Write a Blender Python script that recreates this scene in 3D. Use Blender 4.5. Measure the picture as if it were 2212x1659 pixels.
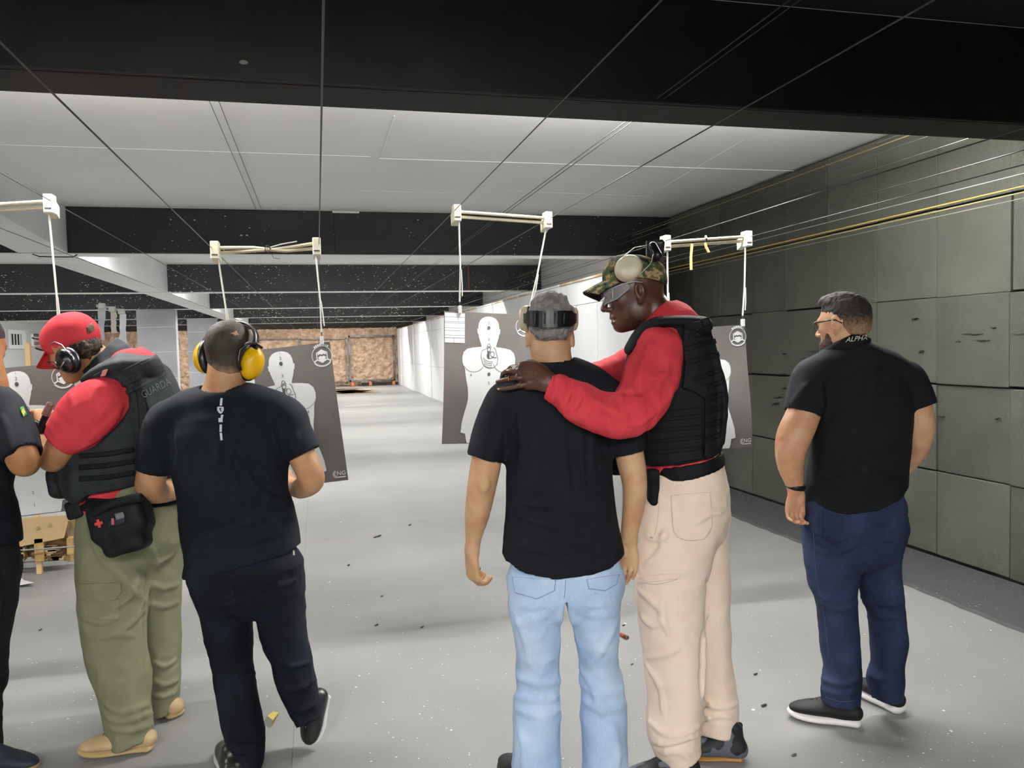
import bpy, bmesh, math, random
import numpy as np
from mathutils import Vector, Matrix

for o in list(bpy.data.objects): bpy.data.objects.remove(o, do_unlink=True)
SC = bpy.context.scene
COL = SC.collection

# ------------------------------------------------------------------ camera
CX, CY, F, H = 1106.0, 829.5, 1698.0, 1.57
def _n(v):
    v = np.array(v, float); return v/np.linalg.norm(v)
_y = _n([685-CX, 757-CY, F]); _x = _n([8000-CX, 587-CY, F]); _x = _n(_x-_y*np.dot(_x, _y)); _z = np.cross(_x, _y)
if _z[1] > 0: _z = -_z
R = np.stack([_x, _y, _z])                    # world = R @ cam(right, down, forward)
C0 = np.array([0, 0, H])
def ray(px, py): return R@np.array([px-CX, py-CY, F])
def at(px, py, Y):
    r = ray(px, py); return C0+r*Y/r[1]
def fl(px, py, z=0.0):
    r = ray(px, py); return C0+r*(z-H)/r[2]
def wx(px, py, X):
    r = ray(px, py); return C0+r*X/r[0]
cam = bpy.data.cameras.new('camera'); camo = bpy.data.objects.new('camera', cam); COL.objects.link(camo)
cam.sensor_fit = 'HORIZONTAL'; cam.sensor_width = 36; cam.lens = F/2212*36; cam.clip_start = .05; cam.clip_end = 200
M = np.eye(4); M[:3, 0] = R[:, 0]; M[:3, 1] = -R[:, 1]; M[:3, 2] = -R[:, 2]; M[:3, 3] = C0
camo.matrix_world = Matrix(M.tolist())
SC.camera = camo

# ------------------------------------------------------------------ world, exposure, lamps
SC.view_settings.view_transform = 'Standard'; SC.view_settings.look = 'None'
SC.view_settings.exposure = 0.0; SC.view_settings.gamma = 1.0; SC.view_settings.use_curve_mapping = False
W = bpy.data.worlds.new('world'); SC.world = W; W.use_nodes = True
W.node_tree.nodes['Background'].inputs[0].default_value = (.8, .85, 1, 1)
W.node_tree.nodes['Background'].inputs[1].default_value = .05
LIGHTS = []   # (x, y, z, length, power)
def tube_lamp(x, y, z, length, power, upf=1.0, color=(1, .985, .95)):
    l = bpy.data.lights.new('tube_light', 'AREA'); l.shape = 'RECTANGLE'; l.size = length; l.size_y = .09
    l.energy = power; l.color = color
    o = bpy.data.objects.new('tube_light', l); COL.objects.link(o); o.location = (x, y, z)
    l2 = bpy.data.lights.new('tube_light_upward', 'AREA'); l2.shape = 'RECTANGLE'; l2.size = length; l2.size_y = .13; l2.energy = power*upf; l2.color = color  # the tube's upward light, added and boosted by upf to brighten the ceiling
    o = bpy.data.objects.new('tube_light_upward', l2); COL.objects.link(o); o.location = (x, y, z-.002); o.rotation_euler = (math.pi, 0, 0)
    LIGHTS.append((x, y, z, length))
for x, p in ((-4.0, 130), (-1.0, 190), (1.1, 150)): tube_lamp(x, -2.0, 2.93, 1.25, p)       # firing bay, above the camera
for x, p in ((-4.6, 46), (-1.15, 42), (1.5, 50), (3.0, 34)): tube_lamp(x, 3.80, 2.79, 1.25, p, 5.5)      # behind the first beam
tube_lamp(2.7, 9.65, 2.92, 1.25, 9, 4.0)  # extra lamp added only to brighten the white upper wall
for x in (-5.4, -1.6, .8): tube_lamp(x, 9.65, 2.92, 1.25, 85, 1.6)
for yy in (15.1, 20.5, 26.0, 31.3):
    for x in (-5.6, -1.2, 1.6): tube_lamp(x, yy, 2.92, 1.25, 125, 1.3)

# ------------------------------------------------------------------ helpers
def C(h, a=1.0):
    h = h.lstrip('#'); r = [int(h[i:i+2], 16)/255 for i in (0, 2, 4)]
    return tuple((c/12.92 if c <= .04045 else ((c+.055)/1.055)**2.4) for c in r)+(a,)
MATS = {}
def mat(name, col, rough=.6, col2=None, nscale=20, nlo=.4, nhi=.6, detail=3, bump=0, bscale=200, bdist=.002, metal=0, spec=.4, stretch=None, trans=0, alpha=1, emit=None, sheen=0, coat=0):
    if name in MATS: return MATS[name]
    m = bpy.data.materials.new(name); m.use_nodes = True; nt = m.node_tree; N = nt.nodes; b = N['Principled BSDF']
    b.inputs['Base Color'].default_value = C(col); b.inputs['Roughness'].default_value = rough
    b.inputs['Metallic'].default_value = metal; b.inputs['Specular IOR Level'].default_value = spec
    b.inputs['Transmission Weight'].default_value = trans; b.inputs['Alpha'].default_value = alpha
    b.inputs['Sheen Weight'].default_value = sheen; b.inputs['Coat Weight'].default_value = coat
    if emit: b.inputs['Emission Color'].default_value = C(col); b.inputs['Emission Strength'].default_value = emit
    tc = N.new('ShaderNodeTexCoord'); src = tc.outputs['Object']
    if stretch:
        mp = N.new('ShaderNodeMapping'); mp.inputs['Scale'].default_value = stretch; nt.links.new(src, mp.inputs[0]); src = mp.outputs[0]
    if col2:
        n = N.new('ShaderNodeTexNoise'); n.inputs['Scale'].default_value = nscale; n.inputs['Detail'].default_value = detail
        nt.links.new(src, n.inputs['Vector'])
        r = N.new('ShaderNodeValToRGB'); r.color_ramp.elements[0].position = nlo; r.color_ramp.elements[1].position = nhi
        r.color_ramp.elements[0].color = C(col); r.color_ramp.elements[1].color = C(col2)
        nt.links.new(n.outputs[0], r.inputs[0]); nt.links.new(r.outputs[0], b.inputs['Base Color'])
    if bump:
        n2 = N.new('ShaderNodeTexNoise'); n2.inputs['Scale'].default_value = bscale; n2.inputs['Detail'].default_value = 3
        nt.links.new(src, n2.inputs['Vector'])
        bp = N.new('ShaderNodeBump'); bp.inputs['Strength'].default_value = bump; bp.inputs['Distance'].default_value = bdist
        nt.links.new(n2.outputs[0], bp.inputs['Height']); nt.links.new(bp.outputs[0], b.inputs['Normal'])
    MATS[name] = m
    return m

def tag(o, label=None, cat=None, group=None, kind=None):
    if label: o['label'] = label
    if cat: o['category'] = cat
    if group: o['group'] = group
    if kind: o['kind'] = kind
    return o
def empty(name, loc=(0, 0, 0), label=None, cat=None, group=None):
    o = bpy.data.objects.new(name, None); COL.objects.link(o); o.location = Vector(loc); o.empty_display_size = .05
    return tag(o, label, cat, group)
def link(name, me, m=None, parent=None, smooth=False):
    if m: me.materials.append(m)
    if smooth: me.shade_smooth()
    o = bpy.data.objects.new(name, me); COL.objects.link(o)
    if parent: o.parent = parent
    return o
def mesh_np(name, V, Q):
    """V (n,3) float, Q (m,k) int -> mesh, fast"""
    me = bpy.data.meshes.new(name); k = Q.shape[1]
    me.vertices.add(len(V)); me.vertices.foreach_set('co', np.ascontiguousarray(V, np.float32).ravel())
    me.loops.add(Q.size); me.loops.foreach_set('vertex_index', np.ascontiguousarray(Q, np.int32).ravel())
    me.polygons.add(len(Q)); me.polygons.foreach_set('loop_start', np.arange(0, Q.size, k, dtype=np.int32))
    me.polygons.foreach_set('loop_total', np.full(len(Q), k, np.int32))
    me.update(calc_edges=True); return me
class MB:
    """collects simple shapes into one mesh"""
    def __init__(s): s.v = []; s.f = []
    def add(s, V, Fc):
        b = len(s.v); s.v += [tuple(map(float, p)) for p in V]; s.f += [tuple(i+b for i in f) for f in Fc]; return s
    def box(s, lo, hi, bev=0):
        lo = Vector(lo); hi = Vector(hi)
        if bev:
            bm = bmesh.new(); bmesh.ops.create_cube(bm, size=1)
            for v in bm.verts: v.co = Vector([lo[i]+(v.co[i]+.5)*(hi[i]-lo[i]) for i in range(3)])
            bmesh.ops.bevel(bm, geom=bm.edges[:], offset=bev, segments=2, affect='EDGES', profile=.5)
            bm.verts.index_update(); s.add([v.co for v in bm.verts], [[v.index for v in f.verts] for f in bm.faces]); bm.free(); return s
        V = [(x, y, z) for x in (lo[0], hi[0]) for y in (lo[1], hi[1]) for z in (lo[2], hi[2])]
        return s.add(V, [(0, 1, 3, 2), (4, 6, 7, 5), (0, 4, 5, 1), (2, 3, 7, 6), (0, 2, 6, 4), (1, 5, 7, 3)])
    def tube(s, pts, r, n=8, caps=True):
        pts = [np.array(p, float) for p in pts]; rr = r if hasattr(r, '__len__') else [r]*len(pts); V = []; up = None
        for i, p in enumerate(pts):
            t = _n(pts[min(i+1, len(pts)-1)]-pts[max(i-1, 0)])
            if up is None: up = np.array([0, 0, 1.]) if abs(t[2]) < .9 else np.array([1., 0, 0])
            a = _n(np.cross(t, up)); b = np.cross(a, t); up = b
            for k in range(n):
                an = 2*math.pi*k/n; V.append(p+rr[i]*(math.cos(an)*a+math.sin(an)*b))
        Fc = []
        for i in range(len(pts)-1):
            for k in range(n): Fc.append((i*n+k, i*n+(k+1) % n, (i+1)*n+(k+1) % n, (i+1)*n+k))
        if caps: Fc.append(tuple(range(n-1, -1, -1))); Fc.append(tuple((len(pts)-1)*n+k for k in range(n)))
        return s.add(V, Fc)
    def lathe(s, prof, o, ax, e1, e2, s1=1, s2=1, n=24):
        """prof [(r, h)] revolved about ax; e1, e2 the cross axes scaled s1, s2"""
        o, ax, e1, e2 = [np.array(q, float) for q in (o, ax, e1, e2)]; V = []; Fc = []
        for r, h in prof:
            for k in range(n):
                an = 2*math.pi*k/n; V.append(o+ax*h+r*(math.cos(an)*s1*e1+math.sin(an)*s2*e2))
        for i in range(len(prof)-1):
            for k in range(n): Fc.append((i*n+k, i*n+(k+1) % n, (i+1)*n+(k+1) % n, (i+1)*n+k))
        Fc.append(tuple(range(n-1, -1, -1))); Fc.append(tuple((len(prof)-1)*n+k for k in range(n)))
        return s.add(V, Fc)
    def build(s, name, m=None, parent=None, smooth=False, origin=None):
        me = bpy.data.meshes.new(name); v = s.v
        if origin is None and parent is not None: origin = parent.location
        if origin is not None:
            org = tuple(origin); v = [(a-org[0], b-org[1], c-org[2]) for a, b, c in v]
        me.from_pydata(v, [], s.f); me.update()
        o = link(name, me, m, parent, smooth)
        if origin is not None and parent is None: o.location = Vector(origin)
        return o
def struct(o): o['kind'] = 'structure'; return o
_tc = {}
def text_geo(t, size=1.0):
    """triangles of a word in the built-in font, centred, in 2D"""
    if t not in _tc:
        cu = bpy.data.curves.new('t', 'FONT'); cu.body = t; cu.align_x = 'CENTER'; cu.align_y = 'CENTER'; cu.resolution_u = 3
        o = bpy.data.objects.new('t', cu); COL.objects.link(o); dg = bpy.context.evaluated_depsgraph_get()
        me = o.evaluated_get(dg).to_mesh()
        _tc[t] = ([tuple(v.co[:2]) for v in me.vertices], [tuple(p.vertices) for p in me.polygons])
        o.evaluated_get(dg).to_mesh_clear(); bpy.data.objects.remove(o, do_unlink=True)
    v, f = _tc[t]
    return [(a*size, b*size) for a, b in v], f
rnd = random.Random(7)
# ================================================================== the setting
HC, ZB = 3.09, 2.62                      # ceiling height, beam underside
XR, XL, YE = 4.2, -9.0, 34.8             # right wall, left wall, end of the range
BEAMS = [(3.25, 3.53), (8.9, 9.2), (14.45, 14.75), (19.85, 20.15), (25.3, 25.6), (30.7, 31.0)]
def floor_mat():
    m = mat('floor_paint', '#949492', .45, '#898a89', 1.3, .35, .7, 6, .08, 60, .002, spec=.35)
    return m
m_floor = floor_mat()
m_ceil = mat('ceiling_paint', '#e4e4e2', .75, '#dcdcda', .6, .4, .7, 4, .25, 3, .004)
m_blackceil = mat('black_ceiling', '#0d0b0c', .8)
m_white = mat('white_wall_paint', '#d9dbdc', .6, '#cfd1d3', 1.2, .4, .7, 4)
m_greyw = mat('grey_wall_paint', '#b9bcbc', .65)
m_bay = mat('bay_wall_paint', '#8d8d8a', .8)
def speckle_mat(name, base, chip, thr, scale, rough=.55, spec=.35):
    m = bpy.data.materials.new(name); m.use_nodes = True; nt = m.node_tree; N = nt.nodes; b = N['Principled BSDF']
    b.inputs['Roughness'].default_value = rough; b.inputs['Specular IOR Level'].default_value = spec
    tc = N.new('ShaderNodeTexCoord')
    mp = N.new('ShaderNodeMapping'); mp.inputs['Scale'].default_value = (scale*.75, scale, scale*1.5); mp.inputs['Rotation'].default_value = (0, .5, 0)
    nt.links.new(tc.outputs['Object'], mp.inputs[0])
    v = N.new('ShaderNodeTexVoronoi'); v.inputs['Scale'].default_value = 1; nt.links.new(mp.outputs[0], v.inputs['Vector'])
    n = N.new('ShaderNodeTexNoise'); n.inputs['Scale'].default_value = 1.1; n.inputs['Detail'].default_value = 4; nt.links.new(tc.outputs['Object'], n.inputs['Vector'])
    # chip radius follows a random cell value and a broad patchiness
    sx = N.new('ShaderNodeSeparateColor'); nt.links.new(v.outputs['Color'], sx.inputs[0])
    mu = N.new('ShaderNodeMath'); mu.operation = 'MULTIPLY'; nt.links.new(sx.outputs[0], mu.inputs[0]); nt.links.new(n.outputs[0], mu.inputs[1])
    sb = N.new('ShaderNodeMath'); sb.operation = 'SUBTRACT'; nt.links.new(mu.outputs[0], sb.inputs[0]); sb.inputs[1].default_value = thr
    lt = N.new('ShaderNodeMath'); lt.operation = 'LESS_THAN'; nt.links.new(v.outputs['Distance'], lt.inputs[0]); nt.links.new(sb.outputs[0], lt.inputs[1])
    mx = N.new('ShaderNodeMix'); mx.data_type = 'RGBA'; mx.inputs[6].default_value = C(base); mx.inputs[7].default_value = C(chip)
    nt.links.new(lt.outputs[0], mx.inputs[0]); nt.links.new(mx.outputs[2], b.inputs['Base Color'])
    n2 = N.new('ShaderNodeTexNoise'); n2.inputs['Scale'].default_value = 30; nt.links.new(tc.outputs['Object'], n2.inputs['Vector'])
    bp = N.new('ShaderNodeBump'); bp.inputs['Strength'].default_value = .3; bp.inputs['Distance'].default_value = .004
    nt.links.new(n2.outputs[0], bp.inputs['Height']); nt.links.new(bp.outputs[0], b.inputs['Normal'])
    return m
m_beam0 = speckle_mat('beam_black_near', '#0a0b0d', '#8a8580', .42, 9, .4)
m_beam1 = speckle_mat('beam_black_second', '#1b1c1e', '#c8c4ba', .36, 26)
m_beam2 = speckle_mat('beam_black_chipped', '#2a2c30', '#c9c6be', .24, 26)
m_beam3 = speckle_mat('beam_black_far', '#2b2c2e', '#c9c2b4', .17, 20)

# floor: two slabs with a joint, and the dark strip at the foot of the right wall
fo = struct(MB().box((XL-.2, -3.2, -.3), (XR+.2, YE+.7, -.0025)).build('floor', mat('joint_dark', '#8c8c8c', .8)))
jx = float(fl(655, 1250)[0])
jy = [-3.2, 2.05, 6.9, 13.0, 19.0, 25.0, YE+.7]
for a, b in ((XL-.2, jx-.0012), (jx+.0012, XR+.2)):
    for i in range(len(jy)-1):
        struct(MB().box((a, jy[i]+.0008, -.03), (b, jy[i+1]-.0008, 0)).build('floor_slab', m_floor, fo))
# red string line across the floor
rl = MB()
for p, q in (((630, 1172), (822, 1160)), ((1040, 1150), (1110, 1141))):
    a, b = fl(*p), fl(*q); d = _n(b-a)*.0015; nrm = np.array([-d[1], d[0], 0])
    rl.add([a+nrm+[0, 0, .001], a-nrm+[0, 0, .001], b-nrm+[0, 0, .001], b+nrm+[0, 0, .001]], [(0, 1, 2, 3)])
struct(rl.build('trim_1', mat('red_chalk', '#b8827c', .8)))
sm = MB()
xs_ = 3.55
ns = 120
V = []; 
for i in range(ns+1):
    yy = -3.0+i*(9.2+3.0)/ns; e = xs_+.006*math.sin(yy*5)+.006*math.sin(yy*23+1)
    V += [(e, yy, .001), (e+.03, yy, .012), (XR-.05, yy, .03)]
Fq = [(i*3+k, i*3+k+1, i*3+k+4, i*3+k+3) for i in range(ns) for k in range(2)]
sm.add(V, Fq)
m_strip = speckle_mat('strip_rubber', '#3c3d40', '#a4a6a8', .30, 45, .7)
struct(sm.build('trim_2', m_strip))

# ceiling
ce = struct(MB().box((XL, 3.25, HC), (XR+.2, YE+.5, HC+.2)).build('ceiling', m_ceil))
struct(MB().box((XL, -3.0, HC), (XR+.2, 3.25, HC+.2)).build('ceiling_bay', m_blackceil))
# formwork seams on the plaster: thin ridges
for (p, q, w) in (((820, 342), (1722, 369), .004), ((775, 412), (1010, 418), .003), ((1080, 412), (1402, 424), .003), ((852, 250), (822, 340), .004), ((0, 312), (800, 338), .003), ((1610, 300), (1320, 470), .002)):
    a, b = fl(*p, HC), fl(*q, HC)
    struct(MB().tube([a, b], w*1.3, 5).build('ceiling_seam', m_ceil, ce))

# beams across the lanes
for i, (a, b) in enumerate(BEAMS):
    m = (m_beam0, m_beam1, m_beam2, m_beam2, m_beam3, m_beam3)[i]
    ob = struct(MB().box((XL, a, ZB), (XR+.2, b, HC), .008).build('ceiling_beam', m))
    if i == 0:
        struct(MB().box((XL, a+.012, ZB-.004), (XR+.2, b-.008, ZB+.02)).build('beam_soffit', mat('beam_soffit_black', '#141313', .85, '#191717', 3), ob))
    else:
        struct(MB().box((XL, a+.01, ZB-.006), (XR+.2, b+.004, ZB+.01)).build('beam_soffit', m_ceil, ob))
        struct(MB().box((XL, b-.01, ZB), (XR+.2, b+.006, HC)).build('beam_back', m_ceil, ob))
for x in (730, 1115):
    pass
# white patch and panel joints on the faces of the second and third beam
b2 = [o for o in COL.objects if o.name.startswith('ceiling_beam')]
for px in (722,):
    p = at(px, 500, 8.9); struct(MB().box((p[0]-.003, 8.895, ZB+.01), (p[0]+.003, 8.905, HC-.01)).build('panel_joint', mat('joint_black', '#0a0a0b', .9), b2[1]))
p = at(1012, 600, 14.45); struct(MB().box((p[0]-.015, 14.44, ZB), (p[0]+.015, 14.46, HC)).build('rust_streak', mat('rust', '#6b4a3a', .9), b2[2]))
a, b = at(718, 461, 8.9), at(776, 463, 8.9)
struct(MB().box((a[0], 8.89, HC-.02), (b[0], 8.91, HC-.001)).build('plaster_patch', mat('plaster', '#e6e6e4', .7), b2[1]))
# lengthwise white beam (deeper towards the camera end it rises a little)
X0, X1 = -2.88, -2.43
for i in range(len(BEAMS)-1):
    y0, y1 = BEAMS[i][1], BEAMS[i+1][0]
    z0 = ZB+(.30 if i == 0 else 0); z1 = ZB
    V = [(X0, y0, z0), (X1, y0, z0), (X1, y1, z1), (X0, y1, z1), (X0, y0, HC), (X1, y0, HC), (X1, y1, HC), (X0, y1, HC)]
    struct(MB().add(V, [(0, 1, 2, 3), (4, 7, 6, 5), (0, 4, 5, 1), (1, 5, 6, 2), (2, 6, 7, 3), (3, 7, 4, 0)]).build('ceiling_girder', m_white))
# soffit bracket of the girder under the second beam (a thin black rod)
struct(MB().tube([at(70, 549, 8.7), at(85, 554, 8.7), at(120, 555, 8.7), at(158, 555, 8.7), at(167, 550, 8.7)], .006, 6).build('soffit_rod', mat('black_iron', '#1b1b1c', .6), b2[1]))

# right wall: foam panels up to the second beam, white block wall further down
wr = struct(MB().box((XR+.03, -3.0, 0), (XR+.25, YE+.5, HC)).build('wall_right', mat('wall_core', '#2a2a26', .9)))
m_foam = []
for i, cc in enumerate((('#41423c', '#494a42'), ('#464741', '#4e4f47'), ('#4b4c45', '#53544c'), ('#3d3e38', '#45463f'))):
    m_foam.append(mat('acoustic_foam_%d' % i, cc[0], .92, cc[1], 2.5, .35, .65, 5, .5, 90, .004, spec=.2))
zr = [.03, .625, 1.235, 1.835, 2.44, HC-.02]
yc = [-2.6]
while yc[-1] < 9.0: yc.append(yc[-1]+.60)
r2 = random.Random(3)
for r in range(5):
    for k in range(len(yc)-1):
        dz0, dz1 = (r2.uniform(-.006, .006) for _ in range(2)); th = .03+r2.uniform(-.012, .012)
        y0, y1 = yc[k]+.002, yc[k+1]-.002
        z0, z1 = zr[r]+.005+dz0, zr[r+1]-.005+dz1
        o = MB().box((XR-th+.01, y0, z0), (XR+.03, y1, z1), .006).build('foam_panel', m_foam[r2.choice((0, 1, 1, 2, 2, 3) if k < 14 else (0, 0, 1, 3))], wr)
        o['kind'] = 'structure'
# torn slits in the foam
cuts = [(1730, 775, 40), (1745, 760, 26), (1680, 810, 22), (1690, 838, 16), (1672, 860, 20), (1668, 873, 16), (1745, 815, 12), (1758, 768, 18), (2080, 722, 46), (2140, 708, 14), (2065, 738, 12), (2110, 735, 30), (2190, 722, 40), (1970, 690, 14), (1985, 760, 12), (2025, 900, 16), (2150, 905, 12), (1690, 765, 10), (1720, 790, 14)]
for (px, py, w) in cuts:
    a, b = wx(px, py, XR-.024), wx(px+w, py+r2.uniform(-3, 1), XR-.024)
    if a[1] > b[1]: a, b = b, a
    n = 6; V = []; h = r2.uniform(.002, .005)
    for i in range(n+1):
        t = i/n; p = a+(b-a)*t; hh = h*math.sin(math.pi*t)+.0006; zo = r2.uniform(-.004, .004)
        V += [(XR-.034, p[1], p[2]+hh+zo), (XR-.022, p[1], p[2]+hh+zo), (XR-.022, p[1], p[2]-hh+zo), (XR-.034, p[1], p[2]-hh+zo)]
    Fq = [(i*4+k, i*4+(k+1) % 4, i*4+4+(k+1) % 4, i*4+4+k) for i in range(n) for k in range(4)]
    struct(MB().add(V, Fq).build('foam_tear', mat('tear_black', '#151512', .95), wr))
# white lining: upper wall and the thicker lower wall with its ledge
struct(MB().box((XR-.02, 9.2, 2.3), (XR+.03, YE+.4, HC)).build('upper_lining', m_white, wr))
XI, ZI = 3.45, 2.44
YS, YF = 7.9, 9.36
def prism(poly, z0, z1):
    n = len(poly); return MB().add([(x, y, z0) for x, y in poly]+[(x, y, z1) for x, y in poly], [tuple(range(n-1, -1, -1)), tuple(range(n, 2*n))]+[(k, (k+1) % n, n+(k+1) % n, n+k) for k in range(n)])
wi = struct(prism([(XI+.03, YE+.3), (XI+.03, YS+.06), (XR+.02, YF+.03), (XR+.02, YE+.3)], 0, ZI-.02).build('wall_inner', mat('grey_mortar', '#9fa1a2', .8)))
yy = YS+.01; k = 0
while yy < YE:
    w = 1.5
    for z0, z1 in ((0, 1.0), (1.0, 2.1), (2.1, ZI)):
        struct(MB().box((XI-(.035 if k % 3 == 2 else 0), yy+.003, z0+.003), (XI+.03, min(yy+w, YE)-.003, z1-.003), .003).build('wall_panel', m_white, wi))
    yy += w; k += 1
dx, dy = XR-XI, YF-YS; L_ = math.hypot(dx, dy); nx_, ny_ = dy/L_*.03, -dx/L_*.03
for z0, z1 in ((0, 1.0), (1.0, 2.1), (2.1, ZI)):
    struct(prism([(XI, YS), (XR, YF), (XR-.02, YF+.04), (XI+.02, YS+.04)], z0+.003, z1-.003).build('wall_panel', m_white, wi))
struct(prism([(XI-.012, YE), (XI-.012, YS-.01), (XI, YS-.02), (XR, YF-.02), (XR, YE)], ZI-.03, ZI).build('ledge_board', mat('ledge_wood', '#a98d6a', .8, '#cfc7b6', 2.2, .45, .6, 4), wi))

# left wall with a barred window and a notice
wl = struct(MB().box((XL-.2, -3, 0), (XL, YE+.5, HC)).build('wall_left', m_greyw))
q0, q1 = wx(20, 745, XL+.02), wx(44, 722, XL+.02)
y0, y1, z0, z1 = q0[1], q1[1], q0[2], q1[2]
wn = struct(MB().box((XL-.02, y0, z0), (XL+.01, y1, z1)).build('window_1', mat('window_dark', '#15161a', .3), wl))
for i in range(4):
    t = y0+(y1-y0)*(i+.5)/4; struct(MB().tube([(XL+.03, t, z0), (XL+.03, t, z1)], .02, 6).build('window_bar', m_white, wn))
for a, b in (((XL, y0-.12, z0-.12), (XL+.06, y1+.35, z0)), ((XL, y0-.12, z1), (XL+.06, y1+.35, z1+.12)), ((XL, y0-.12, z0), (XL+.06, y0, z1)), ((XL, y1, z0), (XL+.06, y1+.35, z1))):
    struct(MB().box(a, b).build('window_frame', m_white, wn))
q0, q1 = wx(69, 748, XL+.03), wx(88, 722, XL+.03)
sg = MB().box((XL+.005, q0[1], q0[2]), (XL+.03, q1[1], q1[2])).build('notice_board', mat('notice_white', '#eceaea', .6))
tag(sg, 'white notice with dark lines of print on the far left wall', 'sign')
for i, zf in enumerate((.93, .80, .66, .3, .18)):
    zz = q0[2]+(q1[2]-q0[2])*zf; hh = .03 if i in (0, 3, 4) else .015
    MB().box((XL+.03, q0[1]+.2, zz-hh), (XL+.034, q1[1]-.2, zz+hh)).build('print_line', mat('print_dark', '#4a4a4e', .7), sg, origin=(0, 0, 0))
# bay wall behind the camera
struct(MB().box((XL-.2, -3.2, 0), (XR+.25, -3.0, HC+.2)).build('wall_back', m_bay))
struct(MB().box((XL-.2, YE+.4, 0), (XR+.25, YE+.6, HC+.2)).build('wall_far', mat('far_dark', '#3a342e', .9)))
# concrete columns at the left
for (x0, x1, y, yd) in ((-4.05, -3.2, 19.86, .28), (-3.72, -2.9, 25.0, .3)):
    m = mat('column_concrete', '#9a9ba0', .7, '#b3b4b8', 1.6, .35, .7, 6, .2, 20, .004)
    co = struct(MB().box((x0, y, 0), (x1, y+yd, ZB-.01), .01).build('column', m))
    for z in (.45, 1.0, 1.62, 2.2):
        struct(MB().box((x0+.01, y-.004, z-.006), (x1-.01, y+.01, z+.006)).build('pour_line', mat('pour_white', '#d5d5d6', .7), co))

# rubber backstop
bs = empty('backstop', (0, YE, 0), 'brown rubber chunk bullet trap at the far end with steel frames', 'bullet trap')
nx, nz = 190, 46
xx = np.linspace(XL+.3, XI-.05, nx); zz = np.linspace(0.02, 2.5, nz)
rg = np.random.RandomState(5)
g = rg.rand(nx, nz)*.16; gx = np.repeat(xx[:, None], nz, 1)+rg.uniform(-.02, .02, (nx, nz)); gz = np.repeat(zz[None], nx, 0)+rg.uniform(-.015, .015, (nx, nz))
V = np.stack([gx, -g, gz], -1).reshape(-1, 3); I = np.arange(nx*nz).reshape(nx, nz)
Q = np.stack([I[:-1, :-1], I[1:, :-1], I[1:, 1:], I[:-1, 1:]], -1).reshape(-1, 4)
o = link('rubber_chunks', mesh_np('rubber_chunks', V, Q), mat('brown_rubber', '#a3866c', .95, '#cdb097', 5.5, .35, .65, 5, 1.0, 9, .05), bs); o['kind'] = 'stuff'
def rect_frame(p0, p1, r, nm, m):
    a, b = at(*p0, YE-.22), at(*p1, YE-.22)
    for u, v in (((a[0], a[2]), (b[0], a[2])), ((b[0], a[2]), (b[0], b[2])), ((b[0], b[2]), (a[0], b[2])), ((a[0], b[2]), (a[0], a[2]))):
        MB().box((min(u[0], v[0])-r, YE-.26, min(u[1], v[1])-r), (max(u[0], v[0])+r, YE-.2, max(u[1], v[1])+r)).build(nm, m, bs)
m_steel = mat('trap_steel', '#77777c', .5, '#55504c', 3, metal=.6)
rect_frame((754, 727), (852, 820), .035, 'frame_bar', m_steel)
rect_frame((648, 733), (750, 826), .025, 'frame_bar', m_steel)
rect_frame((545, 733), (646, 826), .025, 'frame_bar', m_steel)
MB().box((at(754, 0, YE)[0], YE-.5, .0), (XI-.1, YE-.24, .12)).build('trap_base', mat('trap_base_black', '#201a18', .9), bs)
for px in (762, 800, 850):
    p = at(px, 826, YE-.4); MB().box((p[0]-.06, YE-.52, .02), (p[0]+.06, YE-.46, .16)).build('orange_foot', mat('orange_foot', '#c4683c', .8), bs)
sp = MB()
for i in range(26):
    c = fl(740+rnd.uniform(-20, 45), 840+rnd.uniform(0, 10)); pts = [(c[0]+rnd.uniform(.3, .8)*math.cos(a)*1.5, c[1]+rnd.uniform(.3, .8)*math.sin(a)*.5, .004) for a in np.linspace(0, 6.28, 9)[:-1]]
    sp.add(pts, [tuple(range(8))])
tag(sp.build('rubber_crumbs', mat('crumb_brown', '#9a8468', .95)), 'brown rubber crumbs scattered on the floor before the trap', 'rubber crumbs', kind='stuff')

# lamp housings over every tube lamp, the added wall-brightening one included
for (x, y, z, L) in LIGHTS:
    row = [q for q in LIGHTS if q[1] == y]; rn = {0: 'firing bay behind the camera', 1: 'first black beam', 2: 'second black beam', 3: 'third black beam', 4: 'fourth black beam', 5: 'fifth black beam', 6: 'last black beam'}[sorted(set(q[1] for q in LIGHTS)).index(y)]
    lf = empty('ceiling_light', (x, y, HC-.01), 'white batten light, %s in row, %s' % (('leftmost', 'second from left', 'third from left', 'rightmost')[row.index((x, y, z, L))], ('behind the ' if y > 3 else 'in the ')+rn), 'ceiling light', 'ceiling lights along the range' if y > 3 else 'ceiling lights of the firing bay')
    MB().box((x-L/2-.03, y-.016, z+.035), (x+L/2+.03, y+.016, z+.07), .004).build('housing', mat('lamp_housing', '#e8e8e6', .5), lf)
    for q in (-.4, .4): MB().tube([(x+q*L, y, z+.06), (x+q*L, y, HC+.005)], .006, 6).build('hanger', mat('lamp_housing', '#e8e8e6', .5), lf)
    for s in (-1, 1): MB().tube([(x-L/2, y+s*.03, z+.018), (x+L/2, y+s*.03, z+.018)], .011, 8).build('tube', mat('lamp_tube', '#ffffff', .4, emit=4), lf)
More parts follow.
